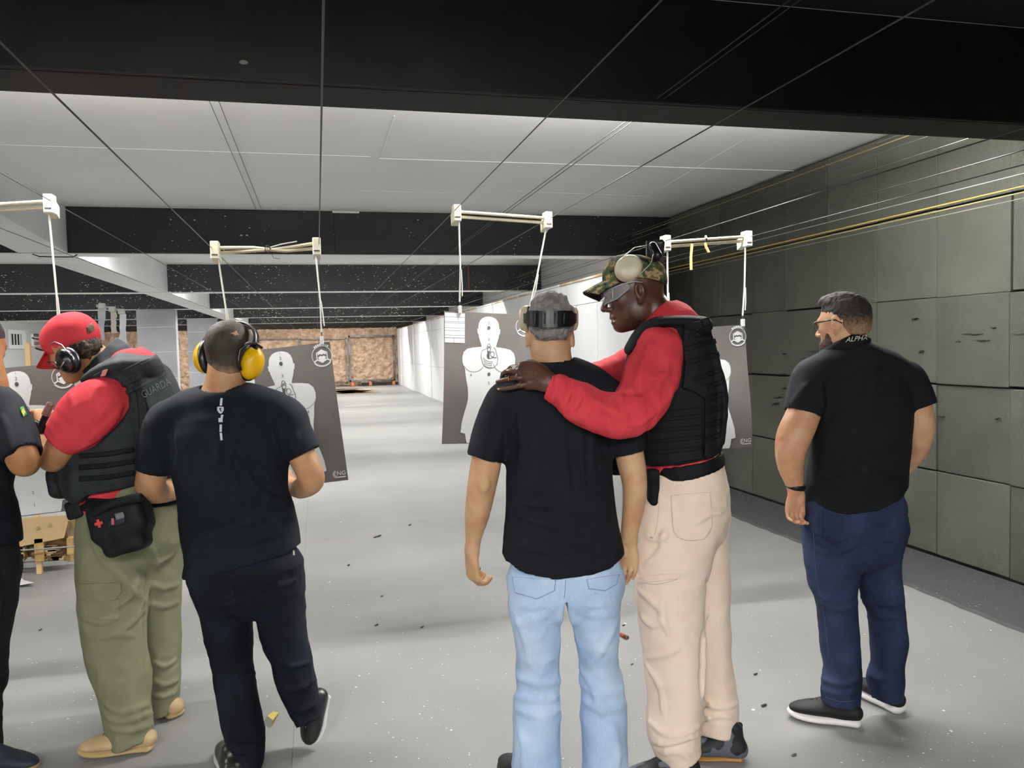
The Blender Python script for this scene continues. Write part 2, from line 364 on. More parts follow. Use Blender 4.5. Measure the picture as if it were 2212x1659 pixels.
# ================================================================== cables, carriers, targets
m_cream = mat('cream_plastic', '#d8d6bc', .45, '#e4e2cc', 6)
m_bar = mat('cream_bar', '#d9d0b4', .4, '#c9bfa2', 9)
m_cord = mat('white_cord', '#d6d6cc', .7)
m_wire = mat('steel_wire', '#4a4a48', .5, metal=.5)
m_dkwire = mat('dark_wire', '#262627', .6)
def cable(x, z, y0, y1, r=.0022, sag=.02, label='', cat='cable', m=None, name='lane_cable', group=None, x2=None, z2=None):
    n = 18; pts = []
    for i in range(n+1):
        t = i/n; yy = y0+(y1-y0)*t
        pts.append((x+((x2-x)*t if x2 is not None else 0), yy, z+((z2-z)*t if z2 is not None else 0)-sag*4*t*(1-t)*0))
    o = MB().tube(pts, r, 6).build(name, m or m_wire); tag(o, label, cat, group); return o
CARR = [  # left block px, right block px, Y, poster key, label bits
    ((-110, 452), (108, 441), 4.05, 'leftmost target carrier, above the red cap'),
    ((465, 541), (684, 533), 4.05, 'target carrier with crossed cream bars above the yellow ear muffs'),
    ((986, 461), (1182, 476), 4.1, 'target carrier with parallel bars over the grey-haired man'),
    ((1437, 526), (1612, 516), 4.05, 'rightmost target carrier, against the foam wall'),
]
CPOS = []
for i, (pa, pb, Y, lab) in enumerate(CARR):
    a, b = at(*pa, Y), at(*pb, Y); CPOS.append((a, b))
    root = empty('target_carrier', ((a[0]+b[0])/2, Y, (a[2]+b[2])/2), 'cream plastic '+lab, 'target carrier', 'target carriers on the lane cables')
    for s, p in ((-1, a), (1, b)):
        blk = MB().box((p[0]-.02, Y-.035, p[2]-.045), (p[0]+.02, Y+.03, p[2]+.042), .005).build('pulley_block', m_cream, root)
        MB().box((p[0]-.014, Y-.037, p[2]-.026), (p[0]+.014, Y-.034, p[2]-.021)).build('slot', mat('slot_dark', '#2a2a26', .8), blk, origin=tuple(root.location))
        V = [(p[0]-.018, Y+.0, p[2]-.03), (p[0]+.018, Y, p[2]-.03), (p[0]+.018, Y+.07, p[2]-.055), (p[0]-.018, Y+.07, p[2]-.055), (p[0]-.018, Y, p[2]+.03), (p[0]+.018, Y, p[2]+.03), (p[0]+.018, Y+.075, p[2]+.0), (p[0]-.018, Y+.075, p[2]+.0)]
        MB().add(V, [(0, 3, 2, 1), (4, 5, 6, 7), (0, 1, 5, 4), (2, 3, 7, 6), (1, 2, 6, 5), (0, 4, 7, 3)]).build('gusset', m_cream, root)
    for dz0, dz1, dy in ((.008, .012, -.004), (-.016, -.012, .008)):
        if i == 1:
            m0, m1 = (dz0-.002, dz1-.006); mid = (a+b)/2
            pts = [(a[0]+.01, Y+dy, a[2]+dz0+.004), (mid[0]-.06, Y, mid[2]+m0*.6), (mid[0]+.02, Y, mid[2]-.006), (mid[0]+.09, Y, mid[2]+m1*.6), (b[0]-.01, Y+dy, b[2]+dz1+.004)]
        else: pts = [(a[0]+.01, Y+dy, a[2]+dz0), (b[0]-.01, Y+dy, b[2]+dz1)]
        MB().tube(pts, .0085, 8).build('crossbar', m_bar, root)
    if i == 1:
        mid = (a+b)/2
        MB().tube([(mid[0]+.005+.012*math.cos(t), Y-.012+.012*math.sin(t*1.3), mid[2]-.004+.016*math.sin(t)) for t in np.linspace(0, 12, 30)], .003, 5).build('wire_tie', m_dkwire, root)
        MB().tube([(mid[0]+.0, Y, mid[2]), (mid[0]+.07, Y-.01, mid[2]+.02), (mid[0]+.145, Y-.01, mid[2]+.034)], .0035, 5).build('loose_wire', mat('wire_grey', '#a9a4a0', .5), root)
        MB().tube([(mid[0]+.02, Y, mid[2]-.02), (mid[0]+.03, Y, mid[2]-.045), (mid[0]+.06, Y, mid[2]-.05)], .0014, 5).build('loose_wire', m_dkwire, root)
    if i == 3:
        for px, py0, py1, bend in ((1495, 527, 583, -2), (1523, 524, 545, 8)):
            p0, p1 = at(px, py0, Y-.01), at(px+bend, py1, Y-.01); pm = (p0+p1)/2+np.array([-.004, 0, 0])
            MB().tube([p0, pm, p1], .0075, 6).build('zip_tie', mat('yellow_tie', '#c9b673', .6), root)
        p = at(1524, 516, Y-.012); MB().tube([p+[0, 0, -.014], p+[0, -.01, 0], p+[0, 0, .016]], .008, 6).build('hook', m_wire, root)
    # lane cables through the blocks
    for s, p, nm in ((0, a, 'left'), (1, b, 'right')):
        cable(p[0]+(-.014 if s == 0 else .012), p[2]+.01, -2.9, 34.0, label='steel cable through the %s block of the %s' % (nm, ('leftmost target carrier', 'carrier above the yellow ear muffs', 'carrier over the grey-haired man', 'rightmost target carrier')[i]), group='steel cables along the lanes')
# more cables: (pixel, Y) pairs fix each line; they run along the lanes
def cable_px(p0, p1, m=None, r=.002, label='', y0=-2.5, y1=33.5, Xfix=None, name='lane_cable', group='steel cables along the lanes'):
    """straight line along Y through the plane height Z given by p0 (pixel on the ceiling side) at depth d"""
    pass
for (px, py, Y, lab) in ((548, 440, 8.4, 'left one of a dark cable pair under the ceiling behind the yellow ear muffs'), (560, 440, 8.4, 'right one of a dark cable pair under the ceiling behind the yellow ear muffs'),
                        (1099, 450, 6.0, 'left one of a dark cable pair meeting the carrier over the grey-haired man'), (1108, 450, 6.0, 'right one of a dark cable pair meeting the carrier over the grey-haired man')):
    p = at(px, py, Y); cable(p[0], p[2], -2.9, Y+(.45 if Y > 7 else 27), .0022, label=lab, m=m_dkwire, group='dark cable pairs')
wallc = [(2212, 402, '#b0923c', .0045, 'bright yellow'), (2212, 415, '#8f8152', .004, 'dull yellow'), (2050, 415, '#9a9a96', .0025, 'thin pale'), (2212, 428, '#6d6d64', .0025, 'thin grey'),
         (2212, 324, '#26261f', .0035, 'black'), (2212, 222, '#3a3d40', .003, 'slate grey'), (2212, 192, '#3b372d', .003, 'thin olive'), (1800, 352, '#7f6e45', .0035, 'ochre'), (2212, 260, '#34342f', .0025, 'thin dark')]
for (px, py, colr, r, nm) in wallc:
    p = wx(px, py, 3.55 if nm in ('black', 'slate grey', 'thin olive', 'thin dark') else 3.72)
    cable(p[0], p[2], -2.9, 34.0, r, label=nm+' line stretched along the right foam wall', cat='cable', m=mat('line_'+nm.replace(' ', '_'), colr, .6), name='wall_line', group='lines along the right wall')

# paper targets 48 x 70 cm
m_sheet = mat('target_grey', '#6f6b68', .75, '#66625f', 3)
m_print = mat('target_white', '#e9ecec', .7)
m_ink = mat('target_ink', '#4d4d50', .8)
PS = 1/2228.
SIL = [(0, 88), (45, 92), (85, 110), (112, 140), (127, 180), (131, 215), (133, 235), (146, 238), (140, 290), (128, 305), (126, 330), (110, 380), (97, 420), (90, 450), (92, 478), (130, 466), (200, 462), (270, 478), (315, 520), (332, 580), (330, 640), (312, 690), (300, 720), (285, 830), (264, 930), (256, 1010), (256, 1080), (272, 1150), (300, 1250), (322, 1350), (332, 1470), (276, 1485), (272, 1500), (256, 1585), (0, 1597)]
def poster(i, ctr, yaw, roll, bend, lab, tilt=0.0):
    yv, rv = math.radians(yaw), math.radians(roll)
    r0 = np.array([math.cos(yv), math.sin(yv), 0]); u0 = np.array([0, 0, 1.]); nrm = np.array([math.sin(yv), -math.cos(yv), 0])
    rr = math.cos(rv)*r0+math.sin(rv)*u0; uu = -math.sin(rv)*r0+math.cos(rv)*u0
    ctr = np.array(ctr)
    root = empty('paper_target', ctr, lab, 'paper target', 'grey paper targets with white silhouettes')
    def P(u, v, off=0): return ctr+rr*u+uu*v+nrm*(off+bend*((u/.25)**2-.5)+.012*math.sin(v*7+i))
    def quadgrid(u0, u1, v0, v1, nu, nv, off):
        us, vs = np.linspace(u0, u1, nu+1), np.linspace(v0, v1, nv+1)
        return [P(u, v, off) for v in vs for u in us], [(j*(nu+1)+k, j*(nu+1)+k+1, (j+1)*(nu+1)+k+1, (j+1)*(nu+1)+k) for j in range(nv) for k in range(nu)]
    g = quadgrid(-.25, .25, -.35, .35, 10, 14, 0); MB().add(*g).build('sheet', m_sheet, root, True)
    top = .35
    yv_ = lambda y: top-(y-45)*PS
    # silhouette as horizontal strips
    ys = sorted(set([y for _, y in SIL]+list(np.linspace(90, 1595, 60))))
    def hw(y):
        for (h0, y0), (h1, y1) in zip(SIL, SIL[1:]):
            lo, hi = min(y0, y1), max(y0, y1)
            if lo <= y <= hi and hi > lo: pass
        best = 0
        for (h0, y0), (h1, y1) in zip(SIL, SIL[1:]):
            if min(y0, y1) <= y <= max(y0, y1) and y1 != y0:
                best = max(best, h0+(h1-h0)*(y-y0)/(y1-y0))
        return best
    V = []; Fq = []
    ys = [y for y in ys if 88 <= y <= 1597]
    for y in ys:
        w = hw(y) if y > 88.5 else 18
        if y >= 1585: w = 250
        for t in (-1, -.33, .33, 1): V.append(P(t*w*PS, yv_(y), .0012))
    for j in range(len(ys)-1):
        for k in range(3): Fq.append((j*4+k, j*4+4+k, j*4+5+k, j*4+1+k))
    MB().add(V, Fq).build('silhouette', m_print, root)
    ink = MB()
    def line(pts, w=.0011, off=.0024):
        pts = [np.array(p, float) for p in pts]
        for a, b in zip(pts, pts[1:]):
            d = b-a; L = np.linalg.norm(d)
            if L < 1e-6: continue
            nn = np.array([-d[1], d[0]])/L*w; d = d/L*w*.4
            q = [a-d+nn, a-d-nn, b+d-nn, b+d+nn]; ink.add([P(x, y, off) for x, y in q], [(0, 1, 2, 3)])
    def cr(x, y): return (x*PS, yv_(y))
    def arc(cx, cy, rx, ry, a0, a1, n=18): return [cr(cx+rx*math.cos(math.radians(t)), cy+ry*math.sin(math.radians(t))) for t in np.linspace(a0, a1, n)]
    line(arc(-190, 610, 140, 140, 20, 150)); line(arc(190, 610, 140, 140, 160, 30))
    line([cr(*p) for p in ((-95, 520), (-80, 490), (-40, 475), (-25, 465))]); line([cr(*p) for p in ((60, 455), (85, 475), (95, 530), (112, 580), (105, 650), (70, 690), (10, 705), (-40, 690), (-75, 655), (-90, 600), (-100, 560), (-95, 520))], .0013)
    for k in range(4): line([cr(-75+k*8, 580+k*32), cr(-40+k*6, 612+k*26), cr(10, 625+k*22), cr(45-k*4, 628+k*20)])
    line([cr(*p) for p in ((-20, 470), (-15, 530), (-28, 560), (0, 590), (50, 575), (95, 575))], .0016)
    for cx_, cy_, r_ in ((0, 430, 16), (-14, 455, 10), (18, 452, 10), (2, 480, 20), (12, 512, 10), (45, 535, 26)): line(arc(cx_, cy_, r_, r_*1.2, 0, 360, 12), .0013)
    line([cr(-8, 500), cr(-12, 585)], .004); line([cr(2, 500), cr(0, 588)], .003)
    for cy_ in (222, 775):
        ink.add([P(*q, .0026) for q in arc(0, cy_, 19, 22, 0, 337, 16)], [tuple(range(15, -1, -1))])
    for t, x, y, s in (('1', 0, 108, .016), ('2', 0, 165, .022), ('3', 0, 360, .022), ('4', -225, 790, .022), ('4', 225, 790, .022), ('5', 0, 882, .022), ('4', 0, 1010, .02), ('3', 0, 1160, .02), ('2', 0, 1370, .02), ('1', 0, 1500, .02)):
        v, f = text_geo(t, s); bx, by = cr(x, y); ink.add([P(bx+a, by+b, .0026) for a, b in v], f)
    ink.build('score_print', m_ink, root)['kind'] = 'stuff'
    # label table top left
    lb = MB(); 
    for row, (y0, y1) in enumerate(((62, 108), (112, 162), (166, 178), (182, 236), (240, 268), (272, 322), (326, 352), (358, 412))):
        x0, x1 = -548, -300
        segs = ((x0, -388), (-384, x1)) if row == 1 else ((x0, -438), (-434, x1)) if row == 7 else ((x0, x1),)
        for sx0, sx1 in segs:
            g = quadgrid(sx0*PS, sx1*PS, yv_(y1), yv_(y0), 2, 1, .0014); lb.add(*g)
    lb.build('score_table', m_print, root)
    # emblem top right: ring, shield face mask, lettering band
    em = MB(); ex, ey, er, es = 452, 190, 112, 1.58
    def ring(r0, r1, a0=0, a1=360, n=32, off=.0014):
        V = []; 
        for t in np.linspace(a0, a1, n+1):
            c_, s_ = math.cos(math.radians(t)), math.sin(math.radians(t)); V += [P(*cr(ex+r0*c_, ey+r0*s_), off), P(*cr(ex+r1*c_, ey+r1*s_), off)]
        em.add(V, [(2*k, 2*k+1, 2*k+3, 2*k+2) for k in range(n)])
    ring(er-6, er); ring(er+1, er+10, 40, 140, 14)
    for k in range(8):
        a0 = 232+k*10; ring(er+1, er+24, a0, a0+6.8, 2)
    for poly in (((0, -72), (62, -36), (62, 42), (0, 80), (-62, 42), (-62, -36)),):
        for k in range(6):
            p0, p1 = poly[k], poly[(k+1) % 6]
            q = [p0, p1, (p1[0]*.82, p1[1]*.82), (p0[0]*.82, p0[1]*.82)]; em.add([P(*cr(ex+x, ey+y), .0014) for x, y in q], [(0, 1, 2, 3)])
    for poly in (((-30, -10), (-22, -30), (0, -38), (22, -30), (30, -10), (24, -6), (12, -14), (0, -6), (-12, -14), (-24, -6)), ((-28, 8), (-10, -2), (0, 4), (10, -2), (28, 8), (20, 34), (0, 42), (-20, 34)), ((-62, 36), (-34, 20), (-30, 28), (-58, 44)), ((62, 36), (34, 20), (30, 28), (58, 44))):
        em.add([P(*cr(ex+x*es, ey+y*es), .0016) for x, y in poly], [tuple(range(len(poly)))])
    em.build('emblem', m_print, root)
    # maker mark bottom right: arcs and two letters
    mk = MB(); bx, by = cr(462, 1525)
    for r0 in (.009, .0135, .018):
        pts = [(bx-.012+r0*math.cos(t), by+r0*math.sin(t)) for t in np.linspace(1.7, 4.9, 10)]
        for a, b in zip(pts, pts[1:]):
            d = np.array(b)-np.array(a); nn = np.array([-d[1], d[0]])/np.linalg.norm(d)*.001
            mk.add([P(*(np.array(a)+nn), .0014), P(*(np.array(a)-nn), .0014), P(*(np.array(b)-nn), .0014), P(*(np.array(b)+nn), .0014)], [(0, 1, 2, 3)])
    v, f = text_geo('NG', .030); mk.add([P(bx+.012+a, by+.003+b, .0014) for a, b in v], f)
    g = quadgrid(bx-.008, bx+.032, by-.018, by-.0135, 2, 1, .0014); mk.add(*g)
    mk.build('maker_mark', m_print, root)
    return P
POST = []
# centres from the head of each figure; the poster hangs 35 cm below its top edge
for i, (ptop, Y, yaw, roll, bend, lab) in enumerate((
    ((33, 793), 4.1, -4, 4.0, .01, 'grey paper target half hidden behind the man in the red cap'),
    ((602, 751), 4.05, -7, 5.5, .012, 'grey paper target beside the yellow ear muffs'),
    ((1058, 676), 4.12, 6, -2.8, .008, 'grey paper target with a score table, left of the grey-haired man'),
    ((1522, 707), 4.05, -3, 2.5, .01, 'grey paper target behind the black vest at the foam wall'))):
    t = at(*ptop, Y); rv = math.radians(roll); yv = math.radians(yaw)
    uu = -math.sin(rv)*np.array([math.cos(yv), math.sin(yv), 0])+math.cos(rv)*np.array([0, 0, 1.])
    c = t-uu*.35; POST.append((c, poster(i, c, yaw, roll, bend, lab)))
# cords and clips from each carrier down to its target
for i in range(4):
    a, b = CPOS[i]; P = POST[i][1]; Y = a[1]
    root = [o for o in COL.objects if o.name.startswith('target_carrier')][i]
    for u, p in (((-.2, a), (.2, b)) if i else ((.2, b),)):
        top = p+np.array([.012 if u < 0 else -.006, .0, -.04])
        best = min(np.linspace(-.235, .235, 40), key=lambda q: abs(P(q, .35)[0]-top[0]-(.012 if i < 2 else .0)))
        q = P(best, .352); q2 = q+np.array([0, 0, .05]); mid = top+(q2-top)*.6+np.array([.005, 0, 0])
        MB().tube([top, mid, q2], .0048, 6).build('cord', m_cord, root)
        MB().tube([mid+np.array([.004, -.004, 0]), (mid+q2)/2+np.array([.011, -.004, 0]), q2+np.array([.014, -.004, .03])], .0032, 6).build('cord_tail', m_cord, root)
        MB().box((q[0]-.009, q[1]-.012, q[2]-.012), (q[0]+.009, q[1]+.01, q[2]+.03), .003).build('clip', mat('white_clip', '#dedede', .5), root)
        MB().tube([q+[0, 0, .025], q2], .003, 5).build('clip_wire', m_wire, root)

# far carrier with three torn white strips
root = empty('target_carrier', at(238, 666, 8.2), 'far target carrier with torn white paper strips between the caps and the columns', 'target carrier', 'target carriers on the lane cables')
MB().tube([at(208, 660, 8.2), at(240, 665, 8.2), at(270, 674, 8.2)], .012, 6).build('crossbar', mat('far_bar', '#b9b9b7', .6), root)
for px, py in ((220, 661), (242, 668), (262, 673)):
    p = at(px, py, 8.19); MB().box((p[0]-.025, 8.16, p[2]-.025), (p[0]+.03, 8.22, p[2]+.025), .006).build('pulley_block', mat('far_block', '#cfcfce', .6), root)
for px0, px1, py0, py1, c in ((212, 227, 664, 735, '#c9cad2'), (237, 251, 668, 720, '#d8cdc6'), (258, 273, 676, 752, '#e6e8f0')):
    V = []; n = 7; rr = random.Random(px0)
    for k in range(n+1):
        t = k/n; p = at(px0+rr.uniform(-1.5, 1.5)+(3*t if px0 == 237 else 0), py0+(py1-py0)*t, 8.18); q = at(px1+rr.uniform(-1.5, 1.5)+(3*t if px0 == 237 else 0), py0+(py1-py0)*t+rr.uniform(-3, 3), 8.18)
        V += [p+[0, .01*math.sin(5*t), 0], q+[0, .02*math.cos(5*t), 0]]
    tag(MB().add(V, [(2*k, 2*k+1, 2*k+3, 2*k+2) for k in range(n)]).build('paper_strip', mat('strip_paper_'+c[1:], c, .8)), {212: 'leftmost torn white paper strip above the dark collar', 237: 'short cream torn paper strip, middle of three', 258: 'long bright white paper strip beside the grey column'}[px0], 'paper strip', 'torn target strips')

# wooden stand with a cardboard panel at the lower left
g0 = fl(165, 1232); Ys = float(g0[1])
st = empty('target_stand', (g0[0], Ys, 0), 'grey metal stand with a tan cardboard panel and scrap wood', 'stand')
m_card = mat('cardboard', '#c2a67c', .85, '#b89b70', 2, .3, .7); m_scrap = mat('scrap_wood', '#9a7a4c', .9, '#5f4a30', 14, .35, .65, 5, .6, 30, .01); m_gm = mat('stand_metal', '#8e8f90', .45, metal=.7)
def pq(px, py, d=0): return at(px, py, Ys+d)
cp = [pq(-60, 1128, -.06), pq(150, 1112, -.06), pq(138, 1162, -.06), pq(48, 1180, -.06), pq(-60, 1180, -.06)]
MB().add(cp+[p+np.array([0, .012, 0]) for p in cp], [(0, 4, 3, 2, 1), (5, 6, 7, 8, 9)]+[(k, (k+1) % 5, 5+(k+1) % 5, 5+k) for k in range(5)]).build('cardboard_panel', m_card, st)
for px, py in ((42, 1143), (82, 1141), (108, 1134)):
    c = pq(px, py, -.066); MB().lathe([(.012, 0), (.012, .002)], c, (0, -1, 0), (1, 0, 0), (0, 0, 1), n=10).build('stain', mat('card_stain', '#a3895f', .9), st)
MB().box(tuple(pq(-60, 1213, .05)), tuple(pq(160, 1120, .22)+np.array([0, .1, 0]))).build('scrap_board', m_scrap, st)
for px0, px1, d in ((78, 96, -.03), (38, 52, -.01), (148, 160, .0)):
    a, b = pq(px0, 1212, d), pq(px1, 1160, d); MB().box((a[0], a[1]-.03, a[2]), (b[0], a[1]+.04, b[2]), .004).build('wood_post', mat('post_wood', '#c8a76b', .8, '#a88650', 9), st)
for k in range(14):
    a = pq(30+rnd.uniform(0, 118), 1180+rnd.uniform(0, 26), -.02); w, h = rnd.uniform(.02, .06), rnd.uniform(.01, .03)
    MB().box((a[0]-w, a[1]-.02, a[2]-h), (a[0]+w, a[1]+.03, a[2]+h), .004).build('wood_chunk', (m_scrap, m_card, mat('dark_scrap', '#5b452c', .9))[k % 3], st)
MB().tube([pq(-60, 1196, -.1), pq(40, 1189, -.1), pq(165, 1180, -.1)], .006, 6).build('cross_rod', m_gm, st)
MB().tube([pq(-60, 1222, -.02), pq(160, 1207, -.02)], .006, 6).build('cross_rod', mat('rod_dark', '#6c655f', .7), st)
MB().tube([pq(168, 1160, -.05), pq(165, 1226, -.05)], .008, 6).build('stand_leg', m_gm, st)
cst = pq(164, 1228, -.04); MB().lathe([(.014, -.008), (.018, -.006), (.018, .006), (.014, .008)], (cst[0], cst[1], .018), (1, 0, 0), (0, 1, 0), (0, 0, 1), n=14).build('caster', mat('caster_black', '#222', .5) if False else mat('caster_black', '#222222', .5), st)
# tan post far left, standing behind the red cap
Yp = 6.3
a, b = at(54, 741, Yp), at(64, 741, Yp)
tag(MB().box((a[0], Yp-.02, 0), (b[0]+.005, Yp+.02, a[2]), .004).build('wood_stake', mat('stake_wood', '#dcb98a', .8)), 'tall pale wooden stake standing left of the red cap', 'stake')
# curled white sheet
V = []; n = 10; c0, c1, c2 = fl(0, 1272), fl(32, 1240), fl(75, 1268)
for k in range(n+1):
    t = k/n; p = c0*(1-t)+c1*t; q = c0*(1-t)+c2*t
    V += [p+np.array([0, 0, .004]), (p+q)/2+np.array([0, 0, .012*math.sin(t*3.1)]), q+np.array([0, 0, .03*t])]
tag(MB().add(V, [(3*k+j, 3*k+1+j, 3*k+4+j, 3*k+3+j) for k in range(n) for j in range(2)]).build('paper_sheet', mat('floor_paper', '#e9eaef', .7), smooth=True), 'white curled paper sheet lying on the floor at left', 'paper')
# folded yellow and grey card on the floor
f0 = fl(566, 1564); f1 = fl(583, 1573); f2 = fl(590, 1562); f3 = fl(578, 1552); f4 = fl(602, 1541); f5 = fl(590, 1539)
cr_ = empty('folded_card', f1, 'small folded yellow and grey card on the floor between dark trouser legs', 'card')
up = np.array([0, 0, .012])
MB().add([f0, f1, f2+up, f3+up], [(0, 1, 2, 3)]).build('grey_half', mat('card_grey', '#6d7168', .7), cr_)
MB().add([f3+up, f2+up, f4+up*.4, f5+up*.4], [(0, 1, 2, 3)]).build('yellow_half', mat('card_yellow', '#cdb65e', .7), cr_)
MB().add([f2+up, f1, f1+np.array([.004, .004, 0]), f4+np.array([.004, 0, .001])], [(0, 1, 2, 3)]).build('brown_edge', mat('card_brown', '#8a6a48', .8), cr_)
# red shotgun shell
p, q = fl(1341, 1374), fl(1355, 1382); d = _n(q-p); up = np.array([0, 0, .0105])
sh = empty('shotgun_shell', p, 'spent red shotgun shell with brass base lying between the pairs of legs', 'shell')
e2 = np.cross(d, [0, 0, 1.]); L = np.linalg.norm(q-p)
MB().lathe([(.0085, 0), (.0102, .003), (.0102, L*.62), (.0102, L*.63)], p+up, d, e2, (0, 0, 1), n=14).build('hull', mat('shell_red', '#a8493f', .5), sh, True)
MB().lathe([(.0106, L*.63), (.0106, L*.93), (.0118, L*.95), (.0118, L)], p+up, d, e2, (0, 0, 1), n=14).build('brass_head', mat('shell_brass', '#6e5440', .4, metal=.6), sh, True)
# spent casings and paper crumbs
cas = [(815, 1160, 22, 8, '#4a4848'), (1041, 1155, 8, 4, '#5d4f48'), (753, 1222, 5, 3, '#4b4b4b'), (825, 1289, 6, 3, '#4b4b4b'), (813, 1352, 9, 4, '#3b3838'), (912, 1356, 7, 4, '#4b4646'), (885, 1135, 7, 3, '#4b4b4b'), (1365, 1436, 7, 3, '#5b5b52'), (1632, 1458, 9, 4, '#44443f'), (1650, 1526, 14, 5, '#55554f'), (1715, 1633, 12, 5, '#6a6a66'), (1347, 1352, 6, 3, '#55554f'), (87, 1362, 9, 4, '#52524c')]
for k, (px, py, w, h, c) in enumerate(cas):
    w, h = w*.65, h*.65; p, q = fl(px-w/2, py+h/2), fl(px+w/2, py-h/2); d = _n(q-p); e2 = np.cross(d, [0, 0, 1.]); L = np.linalg.norm(q-p); r = min(.006, max(.003, L*.22))
    o = MB().lathe([(r*.8, 0), (r, L*.06), (r, L*.85), (r*.7, L*.88), (r*.7, L*.92), (r, L)], p+np.array([0, 0, r]), d, e2, (0, 0, 1), n=8).build('spent_casing', mat('casing_'+c[1:], c, .5, metal=.4), smooth=True)
    tag(o, ('long dark casing on bare floor right of the navy jeans', 'brown casing beside the left forearm of the grey-haired man', 'tiny casing on the floor beside the floor joint', 'tiny casing in the middle of the bare floor', 'dark casing near the tip of the long floor shadow', 'casing right of the long shadow tip', 'tiny casing on the floor below the central targets', 'small casing between light jeans and beige trousers', 'dark casing right of the beige trousers', 'casing beside the heel of the black high shoe', 'pale casing near the bottom edge right of the black high shoe', 'tiny casing just above the red shotgun shell', 'casing on the floor left of the olive trousers')[k], 'casing', 'spent casings on the floor')
db = MB(); r5 = random.Random(11)
for k in range(900):
    px, py = r5.uniform(-50, 2200), 1000+660*r5.random()**.8
    c = fl(px, py)
    if c[0] > 3.5 or c[1] > 8 or any((c[0]-a)**2+(c[1]-b)**2 < .07 for a, b in ((1.2, 2.55), (1.5, 2.7), (2.0, 2.8), (2.25, 2.9), (-.85, 3.4), (-.65, 3.6), (-.1, 3.15), (-.3, 2.9), (.35, 2.5), (.65, 2.5), (-1.2, 3.2))): continue
    s = r5.choice((.0015, .002, .0025, .003, .004)) * (1 if r5.random() < .93 else 2.0)
    an = r5.uniform(0, 6.28); V = []
    for j in range(5): V.append((c[0]+s*math.cos(an+j*1.256)*r5.uniform(.7, 1.5), c[1]+s*math.sin(an+j*1.256)*r5.uniform(.7, 1.3), .001+r5.uniform(0, .0015)))
    db.add(V, [(0, 1, 2, 3, 4)])
tag(db.build('floor_debris', mat('chip_white', '#f4f4f2', .6)), 'tiny white paper chips strewn over the grey floor', 'debris', kind='stuff')
# ================================================================== figures: implicit surfaces meshed into one skin each
def cpt(px, py, D): return np.array([(px-CX)/F*D, (py-CY)/F*D, D])
_lat = np.random.RandomState(3).rand(48, 48, 48).astype(np.float32)
def vnoise(X, Y, Z):
    xi, yi, zi = [np.floor(q).astype(np.int32) for q in (X, Y, Z)]
    fx, fy, fz = X-xi, Y-yi, Z-zi
    fx, fy, fz = [q*q*(3-2*q) for q in (fx, fy, fz)]
    xi %= 48; yi %= 48; zi %= 48; x1, y1, z1 = (xi+1) % 48, (yi+1) % 48, (zi+1) % 48
    L = _lat
    a = L[xi, yi, zi]*(1-fx)+L[x1, yi, zi]*fx; b = L[xi, y1, zi]*(1-fx)+L[x1, y1, zi]*fx
    c = L[xi, yi, z1]*(1-fx)+L[x1, yi, z1]*fx; d = L[xi, y1, z1]*(1-fx)+L[x1, y1, z1]*fx
    return (a*(1-fy)+b*fy)*(1-fz)+(c*(1-fy)+d*fy)*fz-.5
def smin(a, b, k):
    if k <= 0: return np.minimum(a, b)
    h = np.clip(.5+.5*(b-a)/k, 0, 1); return b+(a-b)*h-k*h*(1-h)
def axis(lo, hi, h, fine=()):
    out = [lo]
    while out[-1] < hi:
        s = h
        for a, b, hf in fine:
            if a <= out[-1] < b: s = min(s, hf)
        out.append(out[-1]+s)
    return np.array(out, np.float32)
def spline(P, n):
    if len(P) < 3 or n <= 1: return P
    P = np.array(P, float); out = []
    for i in range(len(P)-1):
        p0 = P[max(i-1, 0)]; p1 = P[i]; p2 = P[i+1]; p3 = P[min(i+2, len(P)-1)]
        for j in range(n):
            t = j/n; out.append(.5*((2*p1)+(-p0+p2)*t+(2*p0-5*p1+4*p2-p3)*t*t+(-p0+3*p1-3*p2+p3)*t**3))
    out.append(P[-1]); return out
